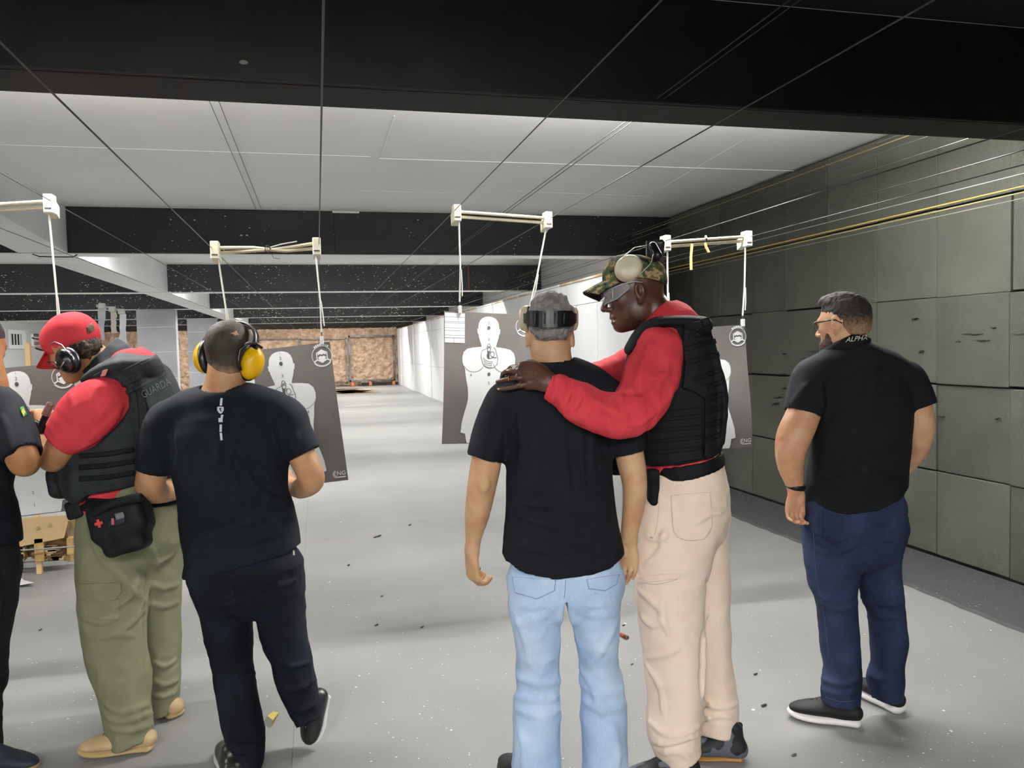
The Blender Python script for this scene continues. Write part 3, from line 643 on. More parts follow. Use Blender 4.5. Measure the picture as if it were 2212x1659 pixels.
class Vol:
    """signed distance grid in camera-aligned metres (right, down, forward)"""
    def __init__(s, lo, hi, h, fx=(), fy=(), fz=()):
        s.x, s.y, s.z = axis(lo[0], hi[0], h, fx), axis(lo[1], hi[1], h, fy), axis(lo[2], hi[2], h, fz)
        s.V = np.full((len(s.x), len(s.y), len(s.z)), .3, np.float32); s.h = h
    def copy(s):
        n = object.__new__(Vol); n.x, n.y, n.z, n.h = s.x, s.y, s.z, s.h; n.V = s.V.copy(); return n
    def _sub(s, lo, hi):
        r = []
        for ax, a, b in ((s.x, lo[0], hi[0]), (s.y, lo[1], hi[1]), (s.z, lo[2], hi[2])):
            i0, i1 = np.searchsorted(ax, a), np.searchsorted(ax, b)
            if i1 <= i0: return None
            r.append(slice(int(i0), int(i1)))
        return tuple(r)
    def _apply(s, sl, d, k, op):
        v = s.V[sl]
        if op == 'add': s.V[sl] = smin(v, d, k)
        else: s.V[sl] = -smin(-v, d, k)
    def tube(s, pts, k=.015, op='add', n=3, w=None, flat0=False, flat1=False, pad=.03):
        """pts: (x, y, z, a[, b]) a = half width across the view, b = half depth"""
        P = [tuple(p)+((p[3],) if len(p) == 4 else ()) for p in pts]; P = [np.array(p, float) for p in spline(P, n)]
        lo = np.min([p[:3]-max(p[3], p[4]) for p in P], 0)-k-pad; hi = np.max([p[:3]+max(p[3], p[4]) for p in P], 0)+k+pad
        sl = s._sub(lo, hi)
        if sl is None: return s
        X, Y, Z = s.x[sl[0]][:, None, None], s.y[sl[1]][None, :, None], s.z[sl[2]][None, None, :]
        D = None; wp = None
        for i in range(len(P)-1):
            A, B = P[i], P[i+1]; d = B[:3]-A[:3]; L = np.linalg.norm(d)
            if L < 1e-6: continue
            d = d/L
            wv = np.array(w, float) if w is not None else np.cross(d, [0, 0, 1.])
            if w is None and np.linalg.norm(wv) < .25: wv = np.array([1., 0, 0])
            wv = wv-d*np.dot(wv, d); wv /= np.linalg.norm(wv)
            vv = np.cross(d, wv)
            ex, ey, ez = X-A[0], Y-A[1], Z-A[2]
            t = (ex*d[0]+ey*d[1]+ez*d[2]).astype(np.float32)
            tt = np.clip(t/L, 0, 1); e = t-tt*L
            a = (A[3]+(B[3]-A[3])*tt); b = (A[4]+(B[4]-A[4])*tt)
            pw = ex*wv[0]+ey*wv[1]+ez*wv[2]; pv = ex*vv[0]+ey*vv[1]+ez*vv[2]
            c = np.minimum(a, b)
            q0 = np.sqrt((pw/a)**2+(pv/b)**2+(e/c)**2); q1 = np.sqrt((pw/(a*a))**2+(pv/(b*b))**2+(e/(c*c))**2)+1e-9
            dist = (q0*(q0-1)/q1).astype(np.float32)
            D = dist if D is None else np.minimum(D, dist)
        for fl_, A, B in ((flat0, P[1], P[0]), (flat1, P[-2], P[-1])):
            if fl_:
                d = B[:3]-A[:3]; d /= np.linalg.norm(d)
                D = np.maximum(D, (X-B[0])*d[0]+(Y-B[1])*d[1]+(Z-B[2])*d[2])
        s._apply(sl, D, k, op); return s
    def ell(s, c, r, axes=None, k=.01, op='add'):
        c = np.array(c, float); r = np.array(r, float); m = max(r)+k+.02
        sl = s._sub(c-m, c+m)
        if sl is None: return s
        X, Y, Z = s.x[sl[0]][:, None, None]-c[0], s.y[sl[1]][None, :, None]-c[1], s.z[sl[2]][None, None, :]-c[2]
        A = np.eye(3) if axes is None else np.array(axes, float)
        p = [X*A[i][0]+Y*A[i][1]+Z*A[i][2] for i in range(3)]
        q0 = np.sqrt(sum((p[i]/r[i])**2 for i in range(3))); q1 = np.sqrt(sum((p[i]/r[i]**2)**2 for i in range(3)))+1e-9
        s._apply(sl, (q0*(q0-1)/q1).astype(np.float32), k, op); return s
    def box(s, c, r, axes=None, rad=.01, k=.005, op='add'):
        c = np.array(c, float); r = np.array(r, float); m = np.linalg.norm(r)+k+.02
        sl = s._sub(c-m, c+m)
        if sl is None: return s
        X, Y, Z = s.x[sl[0]][:, None, None]-c[0], s.y[sl[1]][None, :, None]-c[1], s.z[sl[2]][None, None, :]-c[2]
        A = np.eye(3) if axes is None else np.array(axes, float)
        q = [np.abs(X*A[i][0]+Y*A[i][1]+Z*A[i][2])-(r[i]-rad) for i in range(3)]
        out = np.sqrt(sum(np.maximum(t, 0)**2 for t in q)); ins = np.minimum(np.maximum(np.maximum(q[0], q[1]), q[2]), 0)
        s._apply(sl, (out+ins-rad).astype(np.float32), k, op); return s
    def cut(s, fn, k=0):
        X, Y, Z = s.x[:, None, None], s.y[None, :, None], s.z[None, None, :]
        d = np.broadcast_to(fn(X, Y, Z), s.V.shape).astype(np.float32)
        s.V = np.maximum(s.V, d) if k <= 0 else -smin(-s.V, -d, k); return s
    def disp(s, fn, band=.05):
        i = np.nonzero(np.abs(s.V) < band)
        s.V[i] += fn(s.x[i[0]], s.y[i[1]], s.z[i[2]]).astype(np.float32); return s
    def wrinkle(s, amp, sc=(9, 22, 9), seed=0, amp2=0, box=None):
        def fn(x, y, z):
            wx_ = vnoise(x*5+seed, y*5, z*5)*1.6
            v = vnoise(x*sc[0]+seed+wx_, y*sc[1]+wx_*2, z*sc[2]+seed)*2*amp
            r = 1-np.abs(vnoise(x*sc[0]*1.7+wx_+seed*2, y*sc[1]*1.3+wx_, z*sc[2]*1.7))*4
            v += -amp2*np.clip(r, 0, 1)
            if box is not None:
                m = np.clip((y-box[0])/.05, 0, 1)*np.clip((box[1]-y)/.05, 0, 1); v = v*m
            return v
        return s.disp(fn)
    def sample(s, p):
        """trilinear lookup, p (...,3)"""
        p = np.asarray(p, float); out = []
        idx = []; fr = []
        for ax, c in ((s.x, p[..., 0]), (s.y, p[..., 1]), (s.z, p[..., 2])):
            i = np.clip(np.searchsorted(ax, c)-1, 0, len(ax)-2); idx.append(i); fr.append(np.clip((c-ax[i])/(ax[i+1]-ax[i]), 0, 1))
        r = 0
        for a in (0, 1):
            for b in (0, 1):
                for c in (0, 1):
                    r = r+s.V[idx[0]+a, idx[1]+b, idx[2]+c]*((fr[0] if a else 1-fr[0])*(fr[1] if b else 1-fr[1])*(fr[2] if c else 1-fr[2]))
        return r
    def hit(s, px, py, back=False, level=0):
        """depth of the first surface along the pixel's ray"""
        zs = np.arange(s.z[0], s.z[-1], .0025)
        p = np.stack([(px-CX)/F*zs, (py-CY)/F*zs, zs], -1); v = s.sample(p)
        i = np.nonzero(v < level)[0]
        if len(i) == 0: return None
        i = i[-1 if back else 0]
        if i == 0: return float(zs[0])
        return float(zs[i]-.0025*(level-v[i])/(v[i-1]-v[i]+1e-9))
    def fold(s, pix, r=.012, lift=.004, k=.02, op='add'):
        """a cloth fold drawn as a pixel polyline on the visible surface"""
        pts = []
        for q in spline([np.array(p, float) for p in pix], 3) if len(pix) > 2 else [np.array(pix[0])*(1-t)+np.array(pix[1])*t for t in (0, .25, .5, .75, 1)]:
            d = s.hit(q[0], q[1])
            if d is None: continue
            pts.append(d)
            c = cpt(q[0], q[1], d+(r-lift if op == 'add' else -r+lift)); pts[-1] = (*c, r, r)
        if len(pts) < 2: return s
        pts = [list(p) for p in pts]
        pts[0][3] = pts[0][4] = r*.5; pts[-1][3] = pts[-1][4] = r*.5
        return s.tube(pts, k=k, op=op, n=1)
    def mesh(s, name):
        V = s.V; ins = V < 0
        nx, ny, nz = V.shape
        cnt = np.zeros((nx-1, ny-1, nz-1), np.uint8)
        for a in (0, 1):
            for b in (0, 1):
                for c in (0, 1): cnt += ins[a:nx-1+a, b:ny-1+b, c:nz-1+c]
        act = (cnt > 0) & (cnt < 8); I, J, K = np.nonzero(act)
        idm = np.full(cnt.shape, -1, np.int32); idm[I, J, K] = np.arange(len(I))
        cv = {}; 
        for a in (0, 1):
            for b in (0, 1):
                for c in (0, 1): cv[(a, b, c)] = V[I+a, J+b, K+c]
        acc = np.zeros((len(I), 3)); w = np.zeros(len(I))
        for p in cv:
            for ax in range(3):
                if p[ax]: continue
                q = list(p); q[ax] = 1; q = tuple(q); v0, v1 = cv[p], cv[q]
                m = (v0 < 0) != (v1 < 0); t = np.zeros_like(v0); t[m] = v0[m]/(v0[m]-v1[m])
                pos = [np.full(len(I), p[i], float) for i in range(3)]; pos[ax] = t
                for i in range(3): acc[m, i] += pos[i][m]
                w[m] += 1
        fr = acc/w[:, None]
        P = np.stack([ax[ii]+fr[:, i]*(ax[ii+1]-ax[ii]) for i, (ax, ii) in enumerate(((s.x, I), (s.y, J), (s.z, K)))], -1)
        Q = []
        for ax in range(3):
            sl0 = [slice(1, -1)]*3; sl0[ax] = slice(0, -1); sl1 = [slice(1, -1)]*3; sl1[ax] = slice(1, None)
            a, b = ins[tuple(sl0)], ins[tuple(sl1)]; e = np.nonzero(a != b); fl_ = a[e]
            ii = [e[0], e[1], e[2]]; o1, o2 = [(1, 2), (2, 0), (0, 1)][ax]
            base = [ii[i]+(0 if i == ax else 1) for i in range(3)]
            def cid(d1, d2):
                c = [base[0].copy(), base[1].copy(), base[2].copy()]; c[o1] = c[o1]-d1; c[o2] = c[o2]-d2; return idm[c[0], c[1], c[2]]
            q = np.stack([cid(1, 1), cid(0, 1), cid(0, 0), cid(1, 0)], -1)
            q[~fl_] = q[~fl_][:, ::-1]; Q.append(q)
        Q = np.concatenate(Q); Q = Q[(Q >= 0).all(1)]
        return P, Q
def to_world(P): return P@R.T+C0

class Person:
    def __init__(s, name, D, base_px, label):
        s.D = D; b = fl(*base_px); s.root = empty(name, (b[0], b[1], 0), label, 'person'); s.base = np.array([b[0], b[1], 0]); s.parts = {}
        s.m = D/F
    def p(s, px, py, dd=0): return cpt(px, py, s.D+dd)
    def T(s, L):
        """pixel tube spec -> metres: (px, py, dd, a_px[, b_px])"""
        out = []
        for q in L:
            d = s.D+q[2]; c = cpt(q[0], q[1], d); a = q[3]*d/F; b = (q[4] if len(q) > 4 else q[3])*d/F; out.append((*c, a, b))
        return out
    def vol(s, x0, x1, y0, y1, d0, d1, h, fx=(), fy=(), fz=()):
        """grid covering a pixel rectangle between two depths"""
        cs = np.array([cpt(a, b, s.D+c) for a in (x0, x1) for b in (y0, y1) for c in (d0, d1)])
        fx = [((a-CX)/F*s.D, (b-CX)/F*s.D, hf) for a, b, hf in fx]; fy = [((a-CY)/F*s.D, (b-CY)/F*s.D, hf) for a, b, hf in fy]
        return Vol(cs.min(0), cs.max(0), h, fx, fy, fz)
    def emit(s, vol, name, m, parent=None, label=None, smooth=True):
        P, Q = vol.mesh(name)
        me = mesh_np(name, to_world(P)-s.base, Q)
        o = link(name, me, m, parent or s.root, smooth)
        if label: o['label'] = label
        return o
    def patch(s, vol, poly, th, name, m, parent=None, h=.003, inner=.004, dmax=None, label=None, edge=0, closed=True):
        """a piece of cloth/strap lying on the visible surface of vol, cut to a pixel polygon"""
        poly = np.array(poly, float)
        px0, py0 = poly.min(0)-2; px1, py1 = poly.max(0)+2
        ds = [vol.hit(x, y) for x in np.linspace(px0, px1, 9) for y in np.linspace(py0, py1, 9)]
        ds = [d for d in ds if d is not None]
        if not ds: return None
        d0, d1 = min(ds)-.02, max(ds)+.03
        if dmax: d1 = min(d1, min(ds)+dmax)
        cs = np.array([cpt(a, b, c) for a in (px0, px1) for b in (py0, py1) for c in (d0, d1)])
        nv = Vol(cs.min(0), cs.max(0), h)
        X, Y, Z = np.meshgrid(nv.x, nv.y, nv.z, indexing='ij')
        base = vol.sample(np.stack([X, Y, Z], -1))
        U, W_ = X/Z*F+CX, Y/Z*F+CY
        dist = np.full(U.shape, 1e9); inside = np.zeros(U.shape, bool); n = len(poly)
        for i in range(n):
            a, b = poly[i], poly[(i+1) % n]; e = b-a
            t = np.clip(((U-a[0])*e[0]+(W_-a[1])*e[1])/(e@e), 0, 1)
            dist = np.minimum(dist, np.hypot(U-a[0]-t*e[0], W_-a[1]-t*e[1]))
            c = ((a[1] <= W_) & (W_ < b[1])) | ((b[1] <= W_) & (W_ < a[1]))
            with np.errstate(divide='ignore', invalid='ignore'):
                xx = a[0]+(W_-a[1])/(b[1]-a[1])*e[0]
            inside ^= c & (U < xx)
        sd = np.where(inside, -dist, dist)*s.D/F
        nv.V = np.maximum(np.maximum(base-th, -base-inner), sd).astype(np.float32)
        if (nv.V < 0).sum() < 4: return None
        return s.emit(nv, name, m, parent, label)
    def strip(s, vol, pix, w, th, name, m, parent=None, h=.003, label=None):
        """strap along a pixel polyline, w px wide"""
        P = [np.array(p, float) for p in pix]; L, Rr = [], []
        for i, p in enumerate(P):
            t = P[min(i+1, len(P)-1)]-P[max(i-1, 0)]; t /= np.linalg.norm(t); nn = np.array([-t[1], t[0]])*w/2
            L.append(p+nn); Rr.append(p-nn)
        return s.patch(vol, L+Rr[::-1], th, name, m, parent, h, label=label)
    def line(s, vol, pix, r, name, m, parent=None, off=.0, curve=True):
        pts = []
        A_ = [np.array(p, float) for p in pix]
        P = spline(A_, 4) if curve else [a*(1-t)+b*t for a, b in zip(A_, A_[1:]) for t in (0, .33, .66)]+[A_[-1]]
        for q in P:
            d = vol.hit(q[0], q[1], level=off)
            if d is not None: pts.append(cpt(q[0], q[1], d))
        if len(pts) > 1: return s.mb(MB().tube(pts, r, 5), name, m, parent)
    def decal(s, vol, V2, F2, name, m, parent=None, off=.0025):
        """flat print: 2D pixel vertices dropped onto the surface"""
        out = []; last = s.D
        for (px, py) in V2:
            d = vol.hit(px, py, level=off)
            if d is None: d = last
            last = d; out.append(cpt(px, py, d))
        W_ = to_world(np.array(out)); return MB().add(W_, F2).build(name, m, parent or s.root, origin=tuple(s.base))
    def mb(s, mb, name, m, parent=None, smooth=True):
        mb.v = [tuple(v) for v in (to_world(np.array(mb.v))-s.base)]
        me = bpy.data.meshes.new(name); me.from_pydata(mb.v, [], mb.f); me.update()
        return link(name, me, m, parent or s.root, smooth)

def head_axes(yaw, pitch, roll):
    """yaw 0 = facing away from the camera, 90 = facing image right, -90 = image left; pitch > 0 looks down"""
    y, p, r = [math.radians(q) for q in (yaw, pitch, roll)]
    f = np.array([math.sin(y), 0, math.cos(y)]); u = np.array([0, -1., 0]); l = np.cross(f, u)   # subject's right/left axis
    f2 = f*math.cos(p)-u*math.sin(p); u2 = u*math.cos(p)+f*math.sin(p)
    l2 = l*math.cos(r)+u2*math.sin(r); u3 = u2*math.cos(r)-l*math.sin(r)
    return f2, l2, u3
def add_head(v, c, ax, s=1.0, face=True, jaw=1.0, ears=True, k=.012):
    f, l, u = ax; c = np.array(c, float); A = (f, l, u)
    def pt(a, b, d): return c+(f*a+l*b+u*d)*s
    S = lambda *r: [q*s for q in r]
    v.ell(pt(-.012, 0, .035), S(.094, .076, .083), A, .02)
    v.ell(pt(.008, 0, .01), S(.084, .071, .075), A, .03)
    v.ell(pt(.026, 0, -.058), S(.062*jaw, .055*jaw, .062), A, .03)
    v.ell(pt(.066*jaw, 0, -.098), S(.026, .027, .022), A, .025)
    for q in (-1, 1):
        v.ell(pt(.055, q*.036, -.018), S(.030, .026, .024), A, .02)
        v.ell(pt(.004, q*.05, -.062), S(.030, .014, .032), A, .02)
        if face:
            v.ell(pt(.088, q*.032, .006), S(.012, .017, .012), A, .01, 'sub')
            v.ell(pt(.079, q*.032, .004), S(.014, .015, .013), A, .006)
        if ears:
            e = pt(-.006, q*.073, -.008)
            ea = (_n(f*.92+l*q*.38), _n(l*q*.92-f*.38), u)
            v.ell(e+(u*.004+l*q*.006)*s, S(.020, .008, .033), ea, .006)
            v.ell(e+(l*q*.013+u*.008+f*.002)*s, S(.011, .007, .018), ea, .004, 'sub')
            v.ell(e+(-u*.026+f*.006)*s, S(.010, .007, .012), ea, .006)
    if face:
        v.ell(pt(.083, 0, .022), S(.018, .05, .012), A, .015)
        v.tube([(*pt(.088, 0, .012), .008*s, .008*s), (*pt(.102, 0, -.012), .009*s, .009*s), (*pt(.111, 0, -.031), .0125*s, .0125*s)], .008, n=2)
        for q in (-1, 1): v.ell(pt(.098, q*.012, -.037), S(.012, .009, .008), A, .006)
        v.ell(pt(.084, 0, -.0655), S(.015, .027, .009), A, .005)
        v.ell(pt(.081, 0, -.083), S(.016, .024, .010), A, .005)
        v.tube([(*pt(.098, -.02, -.0735), .0025*s), (*pt(.101, 0, -.0735), .0025*s), (*pt(.098, .02, -.0735), .0025*s)], .003, 'sub', n=1)
        v.ell(pt(.085, 0, -.052), S(.010, .02, .012), A, .01)
    return v
def add_hand(v, wrist, d, nrm, tside, s=1.0, curl=(25, 30, 20), spread=4, thumb=(35, 20, 15), wr=.026, fcurl=None, k=.008):
    """d: wrist->knuckles, nrm: back of hand, tside: towards the thumb"""
    w = np.array(wrist, float); d = _n(d); nrm = np.array(nrm, float); nrm = _n(nrm-d*np.dot(nrm, d)); t = np.array(tside, float); t = _n(t-d*np.dot(t, d)-nrm*np.dot(t, nrm))
    v.tube([(*(w-d*.01*s), wr*s, wr*.75*s), (*(w+d*.03*s), .034*s, .017*s), (*(w+d*.065*s), .041*s, .0155*s), (*(w+d*.092*s), .040*s, .0125*s)], .012, w=t)
    v.ell(w+(d*.035+t*.022-nrm*.008)*s, (.032*s, .018*s, .018*s), (d, t, nrm), .012)
    tips = []
    for i, (off, L, r) in enumerate(((.030, .078, .0092), (.010, .086, .0095), (-.011, .080, .009), (-.030, .062, .0078))):
        a = math.radians((1.5-i)*spread); fd = _n(d*math.cos(a)+t*math.sin(a)); p = w+(d*(.090-.004*abs(i-1.2))+t*off)*s
        ang = 0; pts = [(*(p-fd*.012*s), r*1.05*s, r*1.05*s)]
        cc = fcurl[i] if fcurl else curl
        for j, fr in enumerate((.46, .30, .24)):
            ang += math.radians(cc[j]); dv = fd*math.cos(ang)-nrm*math.sin(ang); 
            pts.append((*p, r*(1.08-.08*j)*s, r*(1.05-.08*j)*s)); p = p+dv*L*fr*s
        pts.append((*p, r*.78*s, r*.72*s)); tips.append((p, dv))
        v.tube(pts, k*.5, n=2, w=t)
    a0, a1, a2 = [math.radians(q) for q in thumb]
    p = w+(d*.022+t*.026-nrm*.006)*s; dv = _n(d*math.cos(a0)+t*math.sin(a0)); pts = [(*p, .0125*s, .0125*s)]
    p = p+dv*.042*s; pts.append((*p, .0115*s, .0115*s)); dv = _n(dv*math.cos(a1)-nrm*math.sin(a1)-t*math.sin(a1)*.5); p = p+dv*.034*s; pts.append((*p, .0105*s, .0105*s))
    dv = _n(dv*math.cos(a2)-t*math.sin(a2)); p = p+dv*.026*s; pts.append((*p, .0085*s, .008*s))
    v.tube(pts, k, n=2); tips.append((p, dv))
    return tips
def skin_mat(name, c1, c2, rough=.5, spec=.4):
    return mat(name, c1, rough, c2, 14, .35, .7, 4, .15, 260, .0015, spec=spec)
def cloth_mat(name, c1, c2=None, rough=.85, sc=30, bump=.25, bs=420, spec=.2, sheen=0):
    return mat(name, c1, rough, c2 or c1, sc, .35, .65, 4, bump, bs, .0012, spec=spec, sheen=sheen)
def denim_mat(name, base, light, dark, z0=0.0, z1=1.0, fade=.5):
    """woven denim: fine diagonal twill, worn lighter in broad patches"""
    m = bpy.data.materials.new(name); m.use_nodes = True; nt = m.node_tree; N = nt.nodes; b = N['Principled BSDF']; b.inputs['Roughness'].default_value = .85; b.inputs['Specular IOR Level'].default_value = .15
    tc = N.new('ShaderNodeTexCoord')
    n1 = N.new('ShaderNodeTexNoise'); n1.inputs['Scale'].default_value = 6; n1.inputs['Detail'].default_value = 5; nt.links.new(tc.outputs['Object'], n1.inputs['Vector'])
    r = N.new('ShaderNodeValToRGB'); r.color_ramp.elements[0].position = .32; r.color_ramp.elements[0].color = C(dark); r.color_ramp.elements[1].position = .68; r.color_ramp.elements[1].color = C(light)
    e = r.color_ramp.elements.new(.5); e.color = C(base); nt.links.new(n1.outputs[0], r.inputs[0])
    mp = N.new('ShaderNodeMapping'); mp.inputs['Scale'].default_value = (500, 500, 90); nt.links.new(tc.outputs['Object'], mp.inputs[0])
    n2 = N.new('ShaderNodeTexNoise'); n2.inputs['Scale'].default_value = 1; nt.links.new(mp.outputs[0], n2.inputs['Vector'])
    mx = N.new('ShaderNodeMix'); mx.data_type = 'RGBA'; mx.blend_type = 'OVERLAY'; mx.inputs[0].default_value = .3
    nt.links.new(r.outputs[0], mx.inputs[6]); nt.links.new(n2.outputs[0], mx.inputs[7]); nt.links.new(mx.outputs[2], b.inputs['Base Color'])
    bp = N.new('ShaderNodeBump'); bp.inputs['Strength'].default_value = .3; bp.inputs['Distance'].default_value = .001; nt.links.new(n2.outputs[0], bp.inputs['Height']); nt.links.new(bp.outputs[0], b.inputs['Normal'])
    return m
def shoe(s, name, heel, toe, w, up, sole_m, upper_m, sole_h=.03, high=.10, parent=None, shaft=.22, h=.004, lace_m=None, side=0, toe_w=None, heel_rise=.0, tread=False):
    """heel, toe: camera-metre points on the ground; up: unit up vector (camera space)"""
    heel, toe = np.array(heel), np.array(toe); d = _n(toe-heel); L = np.linalg.norm(toe-heel); l = np.cross(d, up); l = _n(l)
    lo = np.minimum(heel, toe)-.12-0*up; hi = np.maximum(heel, toe)+.12; lo = np.minimum(lo, lo+up*high*1.5); hi = np.maximum(hi, hi+up*high*1.5)
    def pt(a, b, c): return heel+d*a*L+l*b+up*c
    grp = bpy.data.objects.new(name, None); COL.objects.link(grp); grp.parent = s.root
    sv = Vol(lo, hi, h)
    tw = toe_w or w
    sv.tube([(*pt(.08, 0, sole_h*.5), w*.78, sole_h*.52), (*pt(.3, 0, sole_h*.5), w*.80, sole_h*.5), (*pt(.62, 0, sole_h*.5), tw*1.04, sole_h*.5), (*pt(.85, 0, sole_h*.55), tw*.86, sole_h*.45), (*pt(.955, 0, sole_h*.7), tw*.5, sole_h*.36)], .006, w=l)
    base = heel
    sv.cut(lambda X, Y, Z: -((X-base[0])*up[0]+(Y-base[1])*up[1]+(Z-base[2])*up[2]))
    if tread:
        for a in np.linspace(.05, .95, 11):
            sv.box(pt(a, 0, 0), (.006, w*1.5, .009), (d, l, up), .002, .002, 'sub')
    s.emit(sv, 'sole', sole_m, grp)
    uv = Vol(lo, hi, h)
    uv.tube([(*pt(.10, 0, sole_h+.014), w*.72, .034), (*pt(.3, 0, sole_h+.018), w*.74, .038), (*pt(.6, 0, sole_h+.016), tw*.95, .032), (*pt(.84, 0, sole_h+.008), tw*.78, .022), (*pt(.93, 0, sole_h+.004), tw*.45, .014)], .01, w=l)
    uv.tube([(*pt(shaft, 0, sole_h+.02), w*.66, .05), (*pt(shaft, 0, sole_h+high*.6), w*.58, .046), (*pt(shaft, 0, sole_h+high), w*.55, .042)], .025, w=l)
    uv.tube([(*pt(.3, 0, sole_h+.05), w*.5, .03), (*pt(.5, 0, sole_h+.035), w*.5, .025)], .025, w=l)
    uv.cut(lambda X, Y, Z: sole_h*.75-((X-base[0])*up[0]+(Y-base[1])*up[1]+(Z-base[2])*up[2]))
    s.emit(uv, 'upper', upper_m, grp)
    if lace_m:
        for a in (.42, .48, .54, .60, .66):
            t = [pt(a, q*w*.42, sole_h+.078-(a-.42)*.13-abs(q)*.012) for q in (-1, -.5, 0, .5, 1)]
            s.mb(MB().tube(t, .003, 6), 'lace', lace_m, grp)
    return grp
WUP = R.T@np.array([0, 0, 1.])     # world up in camera axes

def gpy(px, D):
    """pixel row where the floor lies at camera depth D"""
    lo, hi = 800., 4000.
    for _ in range(40):
        m = (lo+hi)/2
        if (C0+R@cpt(px, m, D))[2] > 0: lo = m
        else: hi = m
    return lo
def hem_fn(D, pts):
    """cut below a pixel polyline taken at depth D (rows grow downwards)"""
    xs = np.array([(p[0]-CX)/F*D for p in pts]); ys = np.array([(p[1]-CY)/F*D for p in pts])
    return lambda X, Y, Z: Y-np.interp(X, xs, ys)
def top_fn(D, pts):
    f = hem_fn(D, pts); return lambda X, Y, Z: -f(X, Y, Z)

def dg(px, py):
    """camera depth of the floor under a pixel"""
    return float(R[:, 2]@(fl(px, py)-C0))
def gp(px, py): return cpt(px, py, dg(px, py))
# ------------------------------------------------------------------ grey-haired man, seen from behind
m_skinA = skin_mat('skin_tan', '#cfa580', '#bd8d69'); m_black_tee = cloth_mat('black_tee', '#13161d', '#0f1218'); 
m_muffblack = mat('muff_black', '#121316', .3, spec=.5); m_muffcream = mat('muff_cream', '#d6cdb6', .3, '#cbbfa4', 8, spec=.5)
def build_p4():
    s = Person('person', 2.75, (1230, 1700), 'grey-haired man in black t-shirt and light blue jeans with cream ear muffs')
    # skin
    v = s.vol(985, 1415, 630, 1270, -.22, .22, .0055, fy=((640, 790, .004), (1165, 1262, .0035)), fx=((990, 1060, .004), (1335, 1385, .004)))
    ax = head_axes(-10, 6, 0); hc = s.p(1188, 716, .0)
    add_head(v, hc, ax, .99)
    v.tube(s.T([(1188, 735, .0, 40, 40), (1191, 765, -.005, 41, 42), (1197, 800, 0, 47, 46), (1203, 830, .0, 70, 45)]), .02)
    v.tube(s.T([(1150, 872, -.15, 1, 1), (1200, 860, -.15, 1, 1)]), .01)
    # inner torso
    v.tube(s.T([(1203, 850, .0, 100, 45), (1205, 980, 0, 95, 60), (1210, 1100, 0, 95, 60), (1218, 1230, 0, 105, 62)]), .02, w=(1, 0, 0))
    v.tube(s.T([(1092, 872, .0, 30), (1058, 950, 0, 31), (1050, 1000, -.0, 33), (1041, 1050, -.005, 31.5, 29), (1031, 1110, .015, 27), (1023, 1160, .035, 18, 17), (1020, 1192, .045, 16, 15)]), .012)
    v.tube(s.T([(1318, 872, .0, 30), (1350, 940, 0, 30), (1362, 993, -.0, 30.5), (1370, 1038, -.005, 27.5, 27), (1370, 1080, .005, 25), (1362, 1135, .02, 20, 18), (1358, 1166, .03, 18, 15)]), .012)
    for q, ex_ in ((-1, 1141), (1, 1235)): v.ell(s.p(ex_, 731, -.004), (.017, .0085, .034), head_axes(20*q, 0, 10*q), .006)
    v.ell(s.p(1046, 1046, -.05), (.018, .025, .01), None, .015)
    add_hand(v, s.p(1019, 1190, .045), (.06, 1, .05), (-.82, 0, -.50), (.52, 0, .82), 1.05, (40, 52, 40), 2, (24, 50, 20))
    add_hand(v, s.p(1358, 1164, .03), (-.03, 1, .02), (.45, 0, .9), (-.9, 0, .45), 1.0, (20, 28, 22), 1, (15, 15, 10))
    s.emit(v, 'body', m_skinA)
    # hair
    hv = s.vol(1120, 1256, 625, 760, -.16, .16, .0045)
    f, l, u = ax
    def pt(a, b, d): return hc+(f*a+l*b+u*d)*.99
    hv.ell(pt(-.014, 0, .04), (.102, .083, .088), ax, .02); hv.ell(pt(-.05, 0, .0), (.06, .072, .06), ax, .02)
    hv.ell(pt(-.01, 0, .09), (.08, .06, .045), ax, .02)
    hv.cut(hem_fn(2.65, [(1120, 705), (1138, 712), (1146, 728), (1165, 736), (1200, 736), (1225, 733), (1232, 715), (1256, 700)]), .02)
    hv.disp(lambda x, y, z: .012*vnoise(x*70, y*45, z*70)+.008*vnoise(x*160+3, y*110, z*160))
    o = s.emit(hv, 'hair', mat('grey_hair', '#6f6a68', .8, '#a7a3a3', 60, .3, .7, 5, 1.0, 320, .006))
    # t-shirt
    t = s.vol(1000, 1405, 765, 1270, -.2, .2, .0065)
    t.tube(s.T([(1203, 845, .0, 118, 62), (1203, 885, .0, 121, 76), (1205, 980, 0, 113, 80), (1209, 1083, 0, 116, 76), (1212, 1160, 0, 125, 78), (1216, 1215, 0, 133, 84), (1218, 1290, 0, 138, 88)]), .03, w=(1, 0, 0))
    t.tube(s.T([(1086, 874, 0, 34, 44), (1128, 834, 0, 36, 46), (1168, 808, 0, 34, 48), (1200, 802, -.01, 34, 50), (1240, 808, 0, 34, 48), (1284, 834, 0, 36, 46), (1322, 872, 0, 36, 44)]), .03)
    t.tube(s.T([(1092, 868, 0, 44, 46), (1068, 925, 0, 46, 46), (1049, 990, 0, 40.5, 42)]), .025, flat1=True)
    t.tube(s.T([(1316, 868, 0, 44, 46), (1343, 925, 0, 45, 46), (1358, 978, 0, 37.5, 40)]), .025, flat1=True)
    t.tube(s.T([(1192, 760, 0, 46, 44), (1197, 796, -.005, 47, 46)]), .006, 'sub')
    t.tube(s.T([(1052, 975, 0, 34.5), (1044, 1010, 0, 34.5)]), .002, 'sub', n=1, flat0=True); t.tube(s.T([(1356, 965, 0, 32.5), (1362, 1000, 0, 32.5)]), .002, 'sub', n=1, flat0=True)
